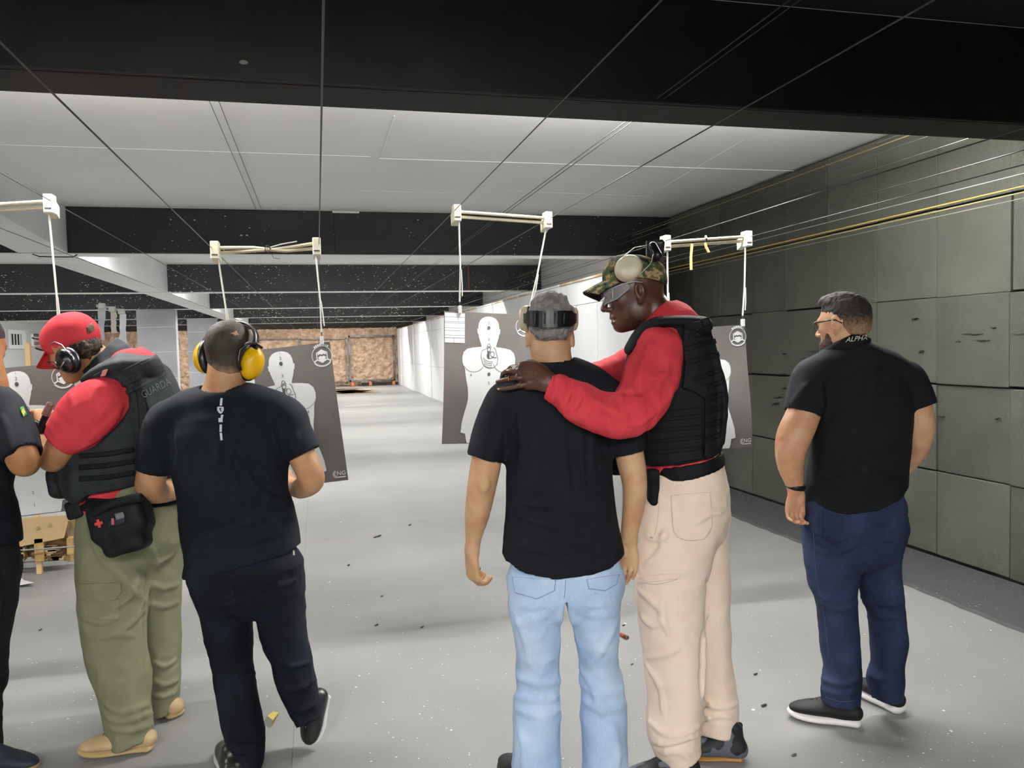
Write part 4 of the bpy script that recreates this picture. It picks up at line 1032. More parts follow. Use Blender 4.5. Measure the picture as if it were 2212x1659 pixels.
    t.cut(hem_fn(2.62, [(1060, 1195), (1081, 1206), (1092, 1228), (1137, 1241), (1202, 1250), (1276, 1244), (1321, 1232), (1350, 1214), (1375, 1200)]))
    t.wrinkle(.005, (7, 6, 7), 3, .002)
    for fo in (((1118, 900), (1130, 960), (1118, 1010)), ((1098, 870), (1110, 920), (1105, 960)), ((1290, 905), (1275, 960), (1280, 1010)), ((1110, 1105), (1160, 1125), (1210, 1140)), ((1100, 1085), (1140, 1092), (1190, 1088)), ((1310, 1100), (1280, 1115), (1230, 1125)), ((1215, 930), (1222, 1010), (1230, 1090)), ((1255, 930), (1255, 1000), (1262, 1080)), ((1150, 945), (1160, 1030), (1150, 1070)), ((1100, 1170), (1180, 1190), (1260, 1185))):
        t.fold(fo, .011, .009, .014)
    for fo in (((1108, 880), (1104, 940), (1110, 990)), ((1300, 880), (1302, 940), (1312, 985)), ((1125, 1098), (1170, 1112), (1205, 1112))): t.fold(fo, .012, .003, .02, 'sub')
    sh = s.emit(t, 'tshirt', m_black_tee)
    s.strip(t, [(1090, 1224), (1137, 1237), (1202, 1246), (1276, 1240), (1321, 1228), (1349, 1211)], 5, .0015, 'hem_band', m_black_tee, sh)
    # jeans
    j = s.vol(1070, 1380, 1200, 1725, -.2, .22, .0065)
    j.tube(s.T([(1220, 1190, .0, 108, 62), (1221, 1225, 0, 118, 72), (1222, 1255, 0, 126, 80), (1222, 1272, 0, 118, 80)]), .02, w=(1, 0, 0))
    j.tube(s.T([(1160, 1262, .0, 60, 74), (1156, 1305, 0, 57, 70), (1160, 1377, 0, 50, 57), (1162, 1440, .015, 46, 50), (1161, 1516, .015, 49, 50), (1160, 1600, .0, 52, 54), (1161, 1700, -.0, 56, 60)]), .008, flat1=True)
    j.tube(s.T([(1284, 1262, .0, 62, 74), (1284, 1305, 0, 57, 70), (1290, 1377, 0, 47, 57), (1294, 1435, .015, 42, 50), (1302, 1516, .015, 48, 50), (1305, 1600, .0, 49, 54), (1307, 1700, -.0, 51, 60)]), .008, flat1=True)
    j.fold(((1222, 1215), (1221, 1260), (1219, 1300)), .012, .006, .02, 'sub')
    for fo in (((1203, 1290), (1175, 1305), (1130, 1310)), ((1200, 1306), (1170, 1330), (1120, 1345)), ((1238, 1292), (1268, 1305), (1310, 1303)), ((1240, 1306), (1272, 1325), (1325, 1325)), ((1115, 1330), (1140, 1390), (1150, 1440)), ((1330, 1345), (1300, 1400), (1270, 1440)), ((1120, 1460), (1160, 1475), (1205, 1470)), ((1115, 1500), (1160, 1512), (1205, 1500)), ((1118, 1530), (1165, 1545), (1205, 1532)), ((1258, 1480), (1300, 1495), (1340, 1490)), ((1260, 1510), (1300, 1530), (1348, 1520)), ((1255, 1440), (1280, 1475), (1300, 1540)), ((1125, 1580), (1135, 1620), (1130, 1655)), ((1320, 1560), (1330, 1610), (1335, 1655))):
        j.fold(fo, .010, .0065, .016)
    j.wrinkle(.005, (9, 16, 9), 5, .0035)
    j.tube(s.T([(1218, 1282, 0, 2.5, 130), (1218, 1310, 0, 6, 130), (1222, 1345, 0, 12, 130), (1226, 1375, 0, 15, 130)]), .006, 'sub', w=(1, 0, 0))
    m_j = denim_mat('light_denim', '#b0c8e8', '#c3d7f1', '#a0b9de')
    jo = s.emit(j, 'jeans', m_j)
    m_st = mat('denim_pocket', '#7390b8', .85, '#8eaad0', 40, bump=.3)
    for nm, poly in (('back_pocket', [(1106, 1246), (1200, 1252), (1198, 1276), (1160, 1294), (1112, 1280)]), ('back_pocket', [(1268, 1251), (1338, 1240), (1332, 1262), (1308, 1276), (1272, 1272)])):
        po = s.patch(j, poly, .0042, nm, m_j, jo)
        s.line(j, poly[1:]+[poly[0]], .0009, 'stitching', mat('denim_stitch', '#8198bd', .9), po, .0045, False)
    s.line(j, [(1222, 1252), (1221, 1270), (1219, 1292)], .0014, 'seam', mat('denim_seam', '#7089b2', .9), jo)
    m_sb = mat('shoe_black', '#141416', .6)
    for px in (1155, 1312):
        g = gpy(px, 2.72); a = cpt(px, g, 2.72); b = a+R.T@np.array([-.05 if px < 1200 else .06, .29, 0])
        shoe(s, 'shoe', a-R.T@np.array([0, .03, 0]), b-R.T@np.array([0, .03, 0]), .052, WUP, mat('sole_dark', '#2b2a2a', .8), m_sb)
    # ear muffs: cups, cushions, band behind the head
    em = bpy.data.objects.new('ear_muffs', None); COL.objects.link(em); em.parent = s.root
    for q, cpx in ((-1, 1127), (1, 1243)):
        c = s.p(cpx, 688, .0); axv = _n(np.array([q*.98, .0, .15*-q]))
        e1 = _n(np.cross(axv, [0, 1, 0])); e2 = np.cross(axv, e1)
        s.mb(MB().lathe([(.005, .034), (.022, .033), (.033, .027), (.037, .014), (.038, .002), (.034, -.004)], c-axv*.024, axv, e1, e2, .95, 1.22), 'cup', m_muffcream, em)
        s.mb(MB().lathe([(.030, .004), (.037, .001), (.038, -.008), (.036, -.016), (.028, -.019)], c-axv*.022, axv, e1, e2, .95, 1.22), 'cushion', m_muffblack, em)
    B = []; n = 22
    for i in range(n+1):
        t_ = math.pi*(i/n); xx = 1188-math.cos(t_)*58; zz = -.02-.118*math.sin(t_)**.8
        B.append((xx, zz))
    V = []; Fc = []
    for i, (xx, zz) in enumerate(B):
        hh = 16 if 3 < i < n-3 else 10
        yy = 687
        for (dy, dz) in ((-hh, 0), (hh, 0), (hh, .006), (-hh, .006)): V.append(s.p(xx, yy+dy+(4 if dy > 0 else 0)*math.sin(math.pi*i/n), zz+dz))
    for i in range(n):
        for k_ in range(4): Fc.append((i*4+k_, i*4+(k_+1) % 4, i*4+4+(k_+1) % 4, i*4+4+k_))
    bd = s.mb(MB().add(V, Fc), 'headband', m_muffblack, em, False)
    for i in (7, 9.6, 12.4, 15):
        t_ = math.pi*i/n; xx = 1188-math.cos(t_)*58; zz = -.02-.118*math.sin(t_)**.8-.003
        s.mb(MB().tube([s.p(xx, 676, zz), s.p(xx-1, 699, zz)], .0022, 6), 'rib', mat('band_rib', '#3b3d42', .3), bd)
    # casings held in the left hand
    kx = empty('magazine_clip', to_world(s.p(1031, 1228, .05)), 'dark metal piece held in the left hand of the grey-haired man', 'metal piece')
    a, b = to_world(s.p(1025, 1222, .05)), to_world(s.p(1039, 1232, .04))
    MB().tube([a, b], .007, 8).build('metal_body', mat('held_metal', '#5a5552', .35, metal=.7), kx); MB().tube([b, b+(b-a)*.15], .0076, 8).build('metal_tip', mat('held_tip', '#cfc8c0', .3, metal=.5), kx)
    # spectacles arm seen at the left ear
    s.mb(MB().tube([s.p(1124, 717, .07), s.p(1131, 722, .05), s.p(1140, 727, .0)], .002, 5), 'glasses_arm', mat('glass_clear', '#c9c9c4', .2), None)
    return s
P4 = build_p4()
# ------------------------------------------------------------------ tall instructor in red shirt and plate carrier
m_skinD = skin_mat('skin_dark', '#5a3728', '#40251a', .36, .6); m_red = cloth_mat('red_shirt', '#d9454d', '#cf3d46', .8, 12, .2)
m_vest = cloth_mat('vest_black', '#0e0f13', '#15161b', .75, 40, .35, 300); m_web = cloth_mat('webbing_black', '#08090b', '#0c0d10', .7, 60, .5, 500)
def camo_mat():
    m = bpy.data.materials.new('woodland_camo'); m.use_nodes = True; nt = m.node_tree; N = nt.nodes; b = N['Principled BSDF']; b.inputs['Roughness'].default_value = .9; b.inputs['Specular IOR Level'].default_value = .1
    tc = N.new('ShaderNodeTexCoord'); sn = N.new('ShaderNodeVectorMath'); sn.operation = 'SNAP'; sn.inputs[1].default_value = (.004,)*3; nt.links.new(tc.outputs['Object'], sn.inputs[0])
    n = N.new('ShaderNodeTexNoise'); n.inputs['Scale'].default_value = 26; n.inputs['Detail'].default_value = 3; nt.links.new(sn.outputs[0], n.inputs['Vector'])
    r = N.new('ShaderNodeValToRGB'); r.color_ramp.interpolation = 'CONSTANT'; e = r.color_ramp.elements
    e[0].position = 0; e[0].color = C('#1d1f1c'); e[1].position = .42; e[1].color = C('#46553a')
    for p, c in ((.50, '#5f5a3e'), (.56, '#a58f6b'), (.66, '#6d5c42')): q = e.new(p); q.color = C(c)
    nt.links.new(n.outputs[0], r.inputs[0]); nt.links.new(r.outputs[0], b.inputs['Base Color']); return m
def build_p5():
    s = Person('person', 2.95, (1500, 1640), 'tall man in red long-sleeved shirt, black plate carrier and camouflage cap')
    up = WUP
    v = s.vol(1060, 1600, 560, 1110, -.42, .26, .0065, fy=((600, 850, .004),), fx=((1066, 1200, .0042), (1290, 1400, .0038)))
    ax = head_axes(-90, 11, 0); hc = s.p(1371, 634, .0); hs = 1.12
    add_head(v, hc, ax, hs)
    v.tube(s.T([(1392, 650, .0, 42, 34), (1412, 675, .0, 42, 36), (1430, 700, 0, 44, 40), (1445, 740, .0, 55, 60)]), .02)
    v.tube(s.T([(1455, 750, .0, 70, 70), (1462, 850, 0, 85, 85), (1468, 1000, 0, 75, 80), (1475, 1100, 0, 70, 80)]), .02, w=(1, 0, 0))
    # arms
    v.tube(s.T([(1430, 755, -.16, 38), (1395, 850, -.27, 36), (1368, 893, -.335, 34), (1290, 888, -.36, 27), (1225, 852, -.352, 17), (1190, 830, -.335, 17, 16)]), .015)
    v.tube(s.T([(1420, 770, .16, 36), (1340, 806, .13, 30), (1262, 824, .03, 22), (1236, 832, -.02, 18)]), .015)
    add_hand(v, s.p(1238, 832, -.02), (-.8, .35, -.1), (.1, -.3, .95), (.2, -.95, -.2), 1.0, (15, 20, 15))
    # left hand on the shoulder
    dd = lambda D: D-2.95
    v.tube(s.T([(1196, 832, dd(2.61), 21, 17), (1180, 824, dd(2.61), 25, 14), (1160, 814, dd(2.625), 30, 12), (1138, 811, dd(2.645), 32, 10.5), (1126, 812, dd(2.655), 30, 9.5)]), .01)
    for fg in (((1140, 793, 2.655, 6.6), (1124, 793, 2.66, 6.4), (1108, 793, 2.685, 6.1), (1099, 799, 2.73, 5.6), (1096, 808, 2.77, 5)),
               ((1136, 804, 2.648, 6.6), (1116, 803, 2.655, 6.5), (1098, 802, 2.675, 6.2), (1087, 808, 2.715, 5.8), (1084, 818, 2.75, 5)),
               ((1136, 816, 2.642, 6.4), (1116, 816, 2.648, 6.3), (1098, 819, 2.66, 6.0), (1084, 822, 2.675, 5.5), (1074, 825, 2.69, 4.6)),
               ((1138, 830, 2.635, 6.0), (1120, 834, 2.638, 5.8), (1104, 838, 2.645, 5.4), (1090, 840.5, 2.655, 4.9), (1076, 841, 2.665, 4.2))):
        v.tube(s.T([(a, b, dd(c), r, r) for a, b, c, r in fg]), .004, n=2)
    v.tube(s.T([(1172, 800, dd(2.63), 11), (1157, 788, dd(2.65), 8.5), (1143, 783, dd(2.69), 7.5), (1134, 788, dd(2.72), 6)]), .008, n=2)
    for q in ((1128, 795, 2.653), (1122, 804, 2.648), (1121, 816, 2.641), (1126, 832, 2.632)): v.ell(s.p(q[0], q[1], dd(q[2])), (.011, .010, .008), None, .006)
    for a, b in (((1165, 806), (1130, 795)), ((1165, 812), (1126, 804)), ((1168, 818), (1126, 816)), ((1170, 826), (1130, 830))): v.fold((a, b), .005, .0015, .006)
    s.emit(v, 'body', m_skinD)
    m_nail = mat('nail_pink', '#c9a79c', .3)
    s.mb(MB().lathe([(.0035, 0), (.003, .0012)], s.p(1077, 840, dd(2.652)), (-.3, -.2, -.9), (1, 0, 0), (0, 1, 0), 1.3, 1), 'fingernail', m_nail)
    # ring
    c = s.p(1099, 819, dd(2.66)); rg = MB(); n = 18; pts = [c+np.array([.001*math.cos(t), .0118*math.sin(t), .0118*math.cos(t)]) for t in np.linspace(0, 2*math.pi, n+1)]
    s.mb(rg.tube(pts, .0016, 6, False), 'finger_ring', mat('gold_ring', '#d9a860', .25, metal=1))
    # red shirt
    t = s.vol(1170, 1590, 655, 1060, -.44, .28, .0065)
    t.tube(s.T([(1448, 715, 0, 62, 85), (1455, 760, 0, 84, 96), (1458, 842, 0, 100, 100), (1462, 950, 0, 90, 96), (1474, 1010, .0, 79, 92), (1478, 1040, 0, 76, 88)]), .02, w=(1, 0, 0))
    t.tube(s.T([(1432, 685, .0, 46, 42), (1446, 712, 0, 56, 60)]), .02)
    t.tube(s.T([(1428, 750, -.165, 50, 42), (1414, 795, -.205, 58, 46), (1393, 848, -.27, 60, 46), (1360, 893, -.335, 51, 44), (1296, 891, -.358, 46, 38), (1248, 867, -.355, 43, 34), (1214, 846, -.345, 32, 28), (1188, 834, -.335, 27, 24)]), .025, flat1=True)
    t.tube(s.T([(1425, 765, .16, 48, 42), (1340, 803, .14, 40, 36), (1262, 824, .03, 32, 30)]), .02, flat1=True)
    t.tube(s.T([(1415, 660, 0, 44, 38), (1432, 690, 0, 44, 40)]), .006, 'sub', n=1)
    for fo in (((1365, 770), (1350, 820), (1340, 860)), ((1405, 735), (1385, 800), (1360, 850)), ((1440, 800), (1405, 850), (1360, 880)), ((1462, 820), (1430, 875), (1385, 915)), ((1340, 858), (1320, 872), (1300, 890)), ((1330, 880), (1310, 905), (1320, 930)), ((1235, 825), (1240, 850), (1226, 880)), ((1218, 815), (1222, 840), (1208, 868)), ((1255, 838), (1262, 868), (1245, 905)), ((1275, 850), (1275, 880), (1262, 915)), ((1208, 812), (1207, 840), (1196, 862)), ((1290, 870), (1330, 895), (1360, 900))):
        t.fold(fo, .009, .0065, .013)
    for fo in (((1346, 845), (1365, 850), (1385, 845)), ((1228, 822), (1230, 850), (1218, 872)), ((1246, 832), (1250, 860), (1236, 890))): t.fold(fo, .009, .003, .012, 'sub')
    t.wrinkle(.005, (16, 16, 16), 7, .003)
    sh = s.emit(t, 'red_shirt', m_red)
    s.strip(t, [(1196, 809), (1192, 833), (1184, 859)], 5, .0025, 'cuff', m_red, sh)
    # plate carrier
    w = s.vol(1330, 1600, 670, 1050, -.27, .26, .006)
    w.tube(s.T([(1470, 730, 0, 58, 92), (1452, 765, 0, 88, 104), (1450, 842, 0, 106, 110), (1452, 900, 0, 106, 108), (1458, 950, 0, 99, 106), (1464, 985, 0, 88, 104), (1470, 1012, .0, 84, 100)]), .02, w=(1, 0, 0))
    w.tube(s.T([(1506, 712, 0, 14, 70), (1530, 780, 0, 15, 78), (1546, 860, 0, 15, 82), (1540, 950, .0, 12, 80)]), .015, w=(1, 0, 0))
    w.tube(s.T([(1362, 755, -.11, 12, 34), (1385, 722, -.12, 15, 32), (1420, 700, -.12, 15, 34), (1465, 697, -.12, 16, 38), (1515, 704, -.11, 20, 44)]), .015)
    w.tube(s.T([(1385, 722, .12, 15, 32), (1420, 700, .12, 15, 34), (1465, 697, .12, 16, 38), (1515, 704, .11, 20, 44)]), .015)
    w.tube(s.T([(1418, 640, 0, 50, 44), (1436, 690, 0, 50, 46), (1448, 735, 0, 52, 52)]), .01, 'sub', n=2)
    w.tube(s.T([(1424, 742, -.235, 52, 60), (1412, 795, -.235, 60, 52), (1393, 850, -.275, 62, 48), (1360, 893, -.335, 54, 46)]), .012, 'sub')
    w.cut(hem_fn(2.78, [(1330, 1012), (1395, 1010), (1412, 1012), (1470, 1004), (1518, 994), (1540, 992), (1600, 965)]))
    w.wrinkle(.004, (8, 14, 8), 9, .002)
    vo = s.emit(w, 'plate_carrier', m_vest)
    bp = s.patch(w, [(1478, 700), (1526, 690), (1545, 740), (1566, 830), (1570, 900), (1561, 950), (1546, 985), (1530, 993), (1522, 985), (1524, 862), (1500, 846), (1474, 838), (1480, 790), (1474, 745)], .013, 'back_panel', m_vest, vo, .004, dmax=.16)
    for i, (x0, y0, x1, y1) in enumerate(((1500, 727, 1545, 712), (1477, 755, 1556, 734), (1480, 785, 1563, 762), (1498, 822, 1568, 795), (1526, 836, 1572, 822), (1526, 862, 1574, 848), (1526, 891, 1573, 877), (1525, 920, 1570, 907), (1524, 950, 1566, 937))):
        x1 -= 9; y1 += 2; s.strip(w, [(x0, y0), ((x0+x1)/2, (y0+y1)/2), (x1, y1)], 11, .0165, 'webbing_strap', m_web, vo, .003)
    cb = s.patch(w, [(1398, 893), (1440, 888), (1516, 880), (1519, 990), (1470, 1000), (1412, 1006), (1400, 1004)], .007, 'cummerbund', m_vest, vo, .004, dmax=.12)
    for y in (905, 928, 951, 975): s.strip(w, [(1400, y+3), (1450, y), (1517, y-7)], 9, .0105, 'webbing_strap', m_web, vo, .003)
    s.patch(w, [(1512, 690), (1532, 684), (1536, 700), (1522, 708)], .02, 'drag_handle', m_web, vo, .003)
    # belt and trousers
    g = s.vol(1360, 1620, 980, 1690, -.24, .3, .0065)
    g.tube(s.T([(1478, 1010, 0, 82, 96), (1482, 1060, 0, 88, 100), (1480, 1110, 0, 92, 100)]), .02, w=(1, 0, 0))
    g.tube(s.T([(1470, 1080, -.07, 86, 66), (1462, 1170, -.08, 82, 66), (1447, 1258, -.08, 76, 66), (1450, 1340, -.08, 72, 64), (1457, 1417, -.08, 66, 62), (1460, 1516, -.085, 59, 60), (1456, 1580, -.09, 58, 60), (1474, 1640, -.10, 42, 52)]), .02, flat1=True)
    g.tube(s.T([(1500, 1090, .06, 76, 66), (1512, 1190, .07, 62, 66), (1520, 1300, .07, 54, 64), (1530, 1417, .07, 48, 60), (1540, 1490, .065, 48, 58), (1546, 1540, .06, 48, 56), (1545, 1585, .05, 36, 48)]), .012, flat1=True)
    for fo in (((1376, 1270), (1410, 1300), (1440, 1325)), ((1385, 1330), (1410, 1350), (1435, 1340)), ((1435, 1290), (1430, 1330), (1445, 1370)), ((1395, 1420), (1430, 1415), (1465, 1400)), ((1400, 1440), (1425, 1480), (1432, 1540)), ((1405, 1560), (1450, 1590), (1508, 1570)), ((1415, 1605), (1460, 1605), (1505, 1590)), ((1430, 1625), (1465, 1622), (1490, 1640)), ((1520, 1520), (1560, 1530), (1592, 1520)), ((1518, 1555), (1555, 1545), (1582, 1550)), ((1525, 1300), (1520, 1400), (1518, 1500)), ((1440, 1140), (1425, 1190), (1395, 1220)), ((1400, 1160), (1425, 1165), (1440, 1150)), ((1500, 1130), (1530, 1110), (1560, 1105))):
        g.fold(fo, .009, .009, .012)
    g.fold(((1526, 1250), (1522, 1380), (1516, 1500)), .012, .005, .015, 'sub'); g.fold(((1410, 1612), (1450, 1618), (1500, 1600)), .008, .003, .012, 'sub')
    g.wrinkle(.004, (8, 12, 8), 12, .003)
    m_bei = cloth_mat('beige_trousers', '#f0dccb', '#ead3c1', .85, 8, .2, 300)
    go = s.emit(g, 'trousers', m_bei)
    po = s.patch(g, [(1448, 1070), (1535, 1062), (1540, 1135), (1522, 1166), (1478, 1168), (1454, 1148)], .002, 'back_pocket', m_bei, go, dmax=.1)
    m_sm = mat('beige_seam', '#cbb0a0', .9)
    s.line(g, [(1450, 1074), (1455, 1146), (1478, 1166), (1520, 1164), (1538, 1134), (1534, 1066)], .0009, 'seam', m_sm, po, .002)
    cp = s.patch(g, [(1374, 1245), (1468, 1238), (1470, 1250), (1374, 1262)], .004, 'cargo_flap', m_bei, go, dmax=.1)
    s.line(g, [(1380, 1258), (1420, 1262), (1462, 1252)], .0012, 'zip', mat('zip_grey', '#aca39a', .5), cp)
    s.strip(g, [(1403, 1160), (1412, 1163)], 3, .004, 'zip_pull', mat('zip_steel', '#d8d4cc', .3, metal=.8), go)
    s.line(g, [(1424, 1070), (1421, 1120), (1414, 1155)], .0009, 'side_seam', m_sm, go)
    bl = s.vol(1370, 1590, 985, 1075, -.24, .26, .006)
    bl.tube(s.T([(1478, 1000, 0, 85, 99), (1482, 1060, 0, 91, 104)]), .01, w=(1, 0, 0), n=1)
    bl.cut(hem_fn(2.78, [(1370, 1054), (1422, 1047), (1490, 1038), (1556, 1020), (1600, 1005)])); bl.cut(top_fn(2.78, [(1370, 1020), (1415, 1018), (1470, 1008), (1520, 1000), (1556, 990), (1600, 975)]))
    s.emit(bl, 'belt', m_web)
    hv = s.vol(1380, 1440, 1000, 1100, -.26, -.0, .004)
    hv.box(s.p(1410, 1048, -.12), (.021, .058, .028), None, .008); hv.tube(s.T([(1411, 1040, -.135, 10, 14), (1413, 1082, -.135, 11, 15)]), .006)
    s.emit(hv, 'magazine_pouch', m_vest)
    # second pouch seen between the two men
    hv = s.vol(1310, 1370, 970, 1050, -.2, .15, .005); hv.box(s.p(1340, 1005, .02), (.04, .035, .04), None, .012); hv.tube(s.T([(1345, 1000, .02, 24), (1420, 1000, .02, 30)]), .01); s.emit(hv, 'front_pouch', m_vest)
    # shoes
    m_up = mat('shoe_camo_grey', '#15161a', .6, '#565a63', 16, .54, .56, 1); m_gum = mat('gum_sole', '#b47f3f', .6)
    a = cpt(1510, gpy(1510, 2.84), 2.84); b = cpt(1338, gpy(1338, 2.80), 2.80)
    shoe(s, 'shoe', a, b, .05, WUP, m_gum, m_up, .022, .07, shaft=.3)
    a = gp(1610, 1641); b = gp(1462, 1632)
    s2 = shoe(s, 'shoe', a, b, .05, WUP, m_gum, m_up, .024, .095, shaft=.2)
    s.mb(MB().tube([s.p(1597+6*math.cos(t), 1568+7*math.sin(t), .03) for t in np.linspace(0, 6.28, 14)], .003, 6), 'heel_loop', m_web, s2)
    # cap
    cm = camo_mat(); cap = bpy.data.objects.new('camouflage_cap', None); COL.objects.link(cap); cap.parent = s.root
    cv = s.vol(1285, 1445, 535, 640, -.14, .14, .0045)
    cv.ell(s.p(1372, 607, 0), (.112, .104, .098), head_axes(-90, 4, 0), .02); cv.ell(s.p(1338, 592, 0), (.058, .066, .075), None, .03); cv.ell(s.p(1410, 602, 0), (.045, .065, .08), None, .03)
    cv.cut(hem_fn(2.9, [(1280, 606), (1330, 613), (1365, 606), (1395, 603), (1428, 611), (1450, 613)]), .006)
    cv.wrinkle(.003, (16, 16, 16), 4)
    s.emit(cv, 'crown', cm, cap)
    for nm, off, mm in (('brim', 0, cm), ('brim_underside', .0035, mat('brim_black', '#0c0c0b', .9))):
        V = []; nu, nv_ = 14, 10
        for i in range(nu+1):
            q = -1+2*i/nu
            for j_ in range(nv_+1):
                t_ = j_/nv_; L = (1-.30*q*q)
                px = 1322+16*q*q+(1259-1322)*t_*L; py = 599+(624-599)*t_*L+(14+4*t_)*q*q+8*t_*t_+7*q*(.3+.7*t_); V.append(s.p(px, py, .090*q*(1-.08*t_))+np.array([0, off, 0]))
        bm_ = MB().add(V, [(i*(nv_+1)+j_, i*(nv_+1)+j_+1, (i+1)*(nv_+1)+j_+1, (i+1)*(nv_+1)+j_) for i in range(nu) for j_ in range(nv_)])
        ob = s.mb(bm_, nm, mm, cap); md = ob.modifiers.new('th', 'SOLIDIFY'); md.thickness = .003; md.offset = 0
    # ear muffs pushed up on the cap
    em = bpy.data.objects.new('ear_muffs', None); COL.objects.link(em); em.parent = s.root
    e1 = _n(np.array([.75, -.66, 0])); e2 = _n(np.array([.66, .75, 0])); c = s.p(1358, 580, -.088); axv = _n(np.array([-.05, -.12, -1])); e1 = _n(e1-axv*np.dot(e1, axv)); e2 = np.cross(axv, e1)
    for sg in (1, -1):
        cc = c if sg == 1 else s.p(1358, 580, .088); aa = axv if sg == 1 else np.array([axv[0], axv[1], -axv[2]])
        s.mb(MB().lathe([(.003, .027), (.033, .026), (.041, .023), (.0455, .015), (.047, .006), (.0495, .002), (.0495, -.004), (.044, -.008)], cc, aa, e1, e2, 1.1, .98, 32), 'cup', m_muffcream, em)
        s.mb(MB().lathe([(.046, -.004), (.05, -.010), (.05, -.018), (.045, -.022)], cc, aa, e1, e2, 1.1, .98, 32), 'cushion', m_muffblack, em)
    hd = Vol(s.p(1385, 505, -.14), s.p(1450, 580, .14), .004)
    hd.box(s.p(1414, 543, 0), (.028, .032, .062), head_axes(-60, 0, 0), .012); hd.tube([(*s.p(1410, 532, -.06), .016, .02), (*s.p(1420, 552, -.075), .018, .02)], .01); hd.tube([(*s.p(1428, 525, -.03), .014), (*s.p(1425, 545, 0), .016)], .01)
    s.emit(hd, 'headband_pad', m_muffblack, em)
    m_wr = mat('muff_wire', '#c9c9c6', .3, metal=.9)
    for pts in (((1336, 566, -.1), (1352, 550, -.1), (1371, 535, -.09), (1396, 531, -.07)), ((1372, 602, -.105), (1390, 585, -.11), (1407, 569, -.1), (1411, 551, -.09), (1420, 541, -.07))):
        s.mb(MB().tube([s.p(*q) for q in pts], .002, 6), 'wire_arm', m_wr, em)
    # clear goggles
    gg = bpy.data.objects.new('safety_goggles', None); COL.objects.link(gg); gg.parent = s.root
    m_gl = mat('goggle_clear', '#d5dade', .1, alpha=.3, spec=.9); m_fr = mat('goggle_frame', '#b9bcc0', .25, alpha=.75, spec=.7)
    rows = []
    for (px, py0, py1, d_) in ((1300, 632, 661, .0), (1301, 632, 659, -.03), (1305, 629, 655, -.055), (1314, 626, 651, -.075), (1328, 620, 645, -.088), (1343, 614, 632, -.094), (1356, 611, 622, -.095)):
        rows.append((s.p(px, py0, d_), s.p(px+5, py1, d_)))
    V = [p for r in rows for p in r]; ln = s.mb(MB().add(V, [(2*i, 2*i+1, 2*i+3, 2*i+2) for i in range(len(rows)-1)]), 'lens', m_gl, gg)
    V2 = [np.array([p[0], p[1], 2*s.D-p[2]]) for p in V]; s.mb(MB().add(V2, [(2*i, 2*i+2, 2*i+3, 2*i+1) for i in range(len(rows)-1)]), 'lens', m_gl, gg)
    s.mb(MB().tube([p[0] for p in rows]+[s.p(1372, 608, -.095), s.p(1388, 610, -.09)], .0025, 6), 'frame_top', m_fr, gg); s.mb(MB().tube([p[1] for p in rows], .0022, 6), 'frame_bottom', m_fr, gg)
    s.mb(MB().tube([s.p(1322, 623, -.085), s.p(1324, 647, -.085)], .003, 6), 'side_vent', m_fr, gg)
    f, l, u = ax
    for q in (-1, 1): s.mb(MB().lathe([(.001, .011), (.006, .0095), (.0095, .006), (.011, 0)], hc+(f*.083+l*q*.032+u*.004)*hs, f, l, u), 'eye', mat('eye_white', '#d8cfc8', .2))
    s.mb(MB().tube([hc+(f*.088+l*q*.012+u*-.0735)*hs for q in (-1.2, 0, 1.2)], .004, 6), 'teeth', mat('teeth', '#d9d2c6', .3))
    return s
P5 = build_p5()
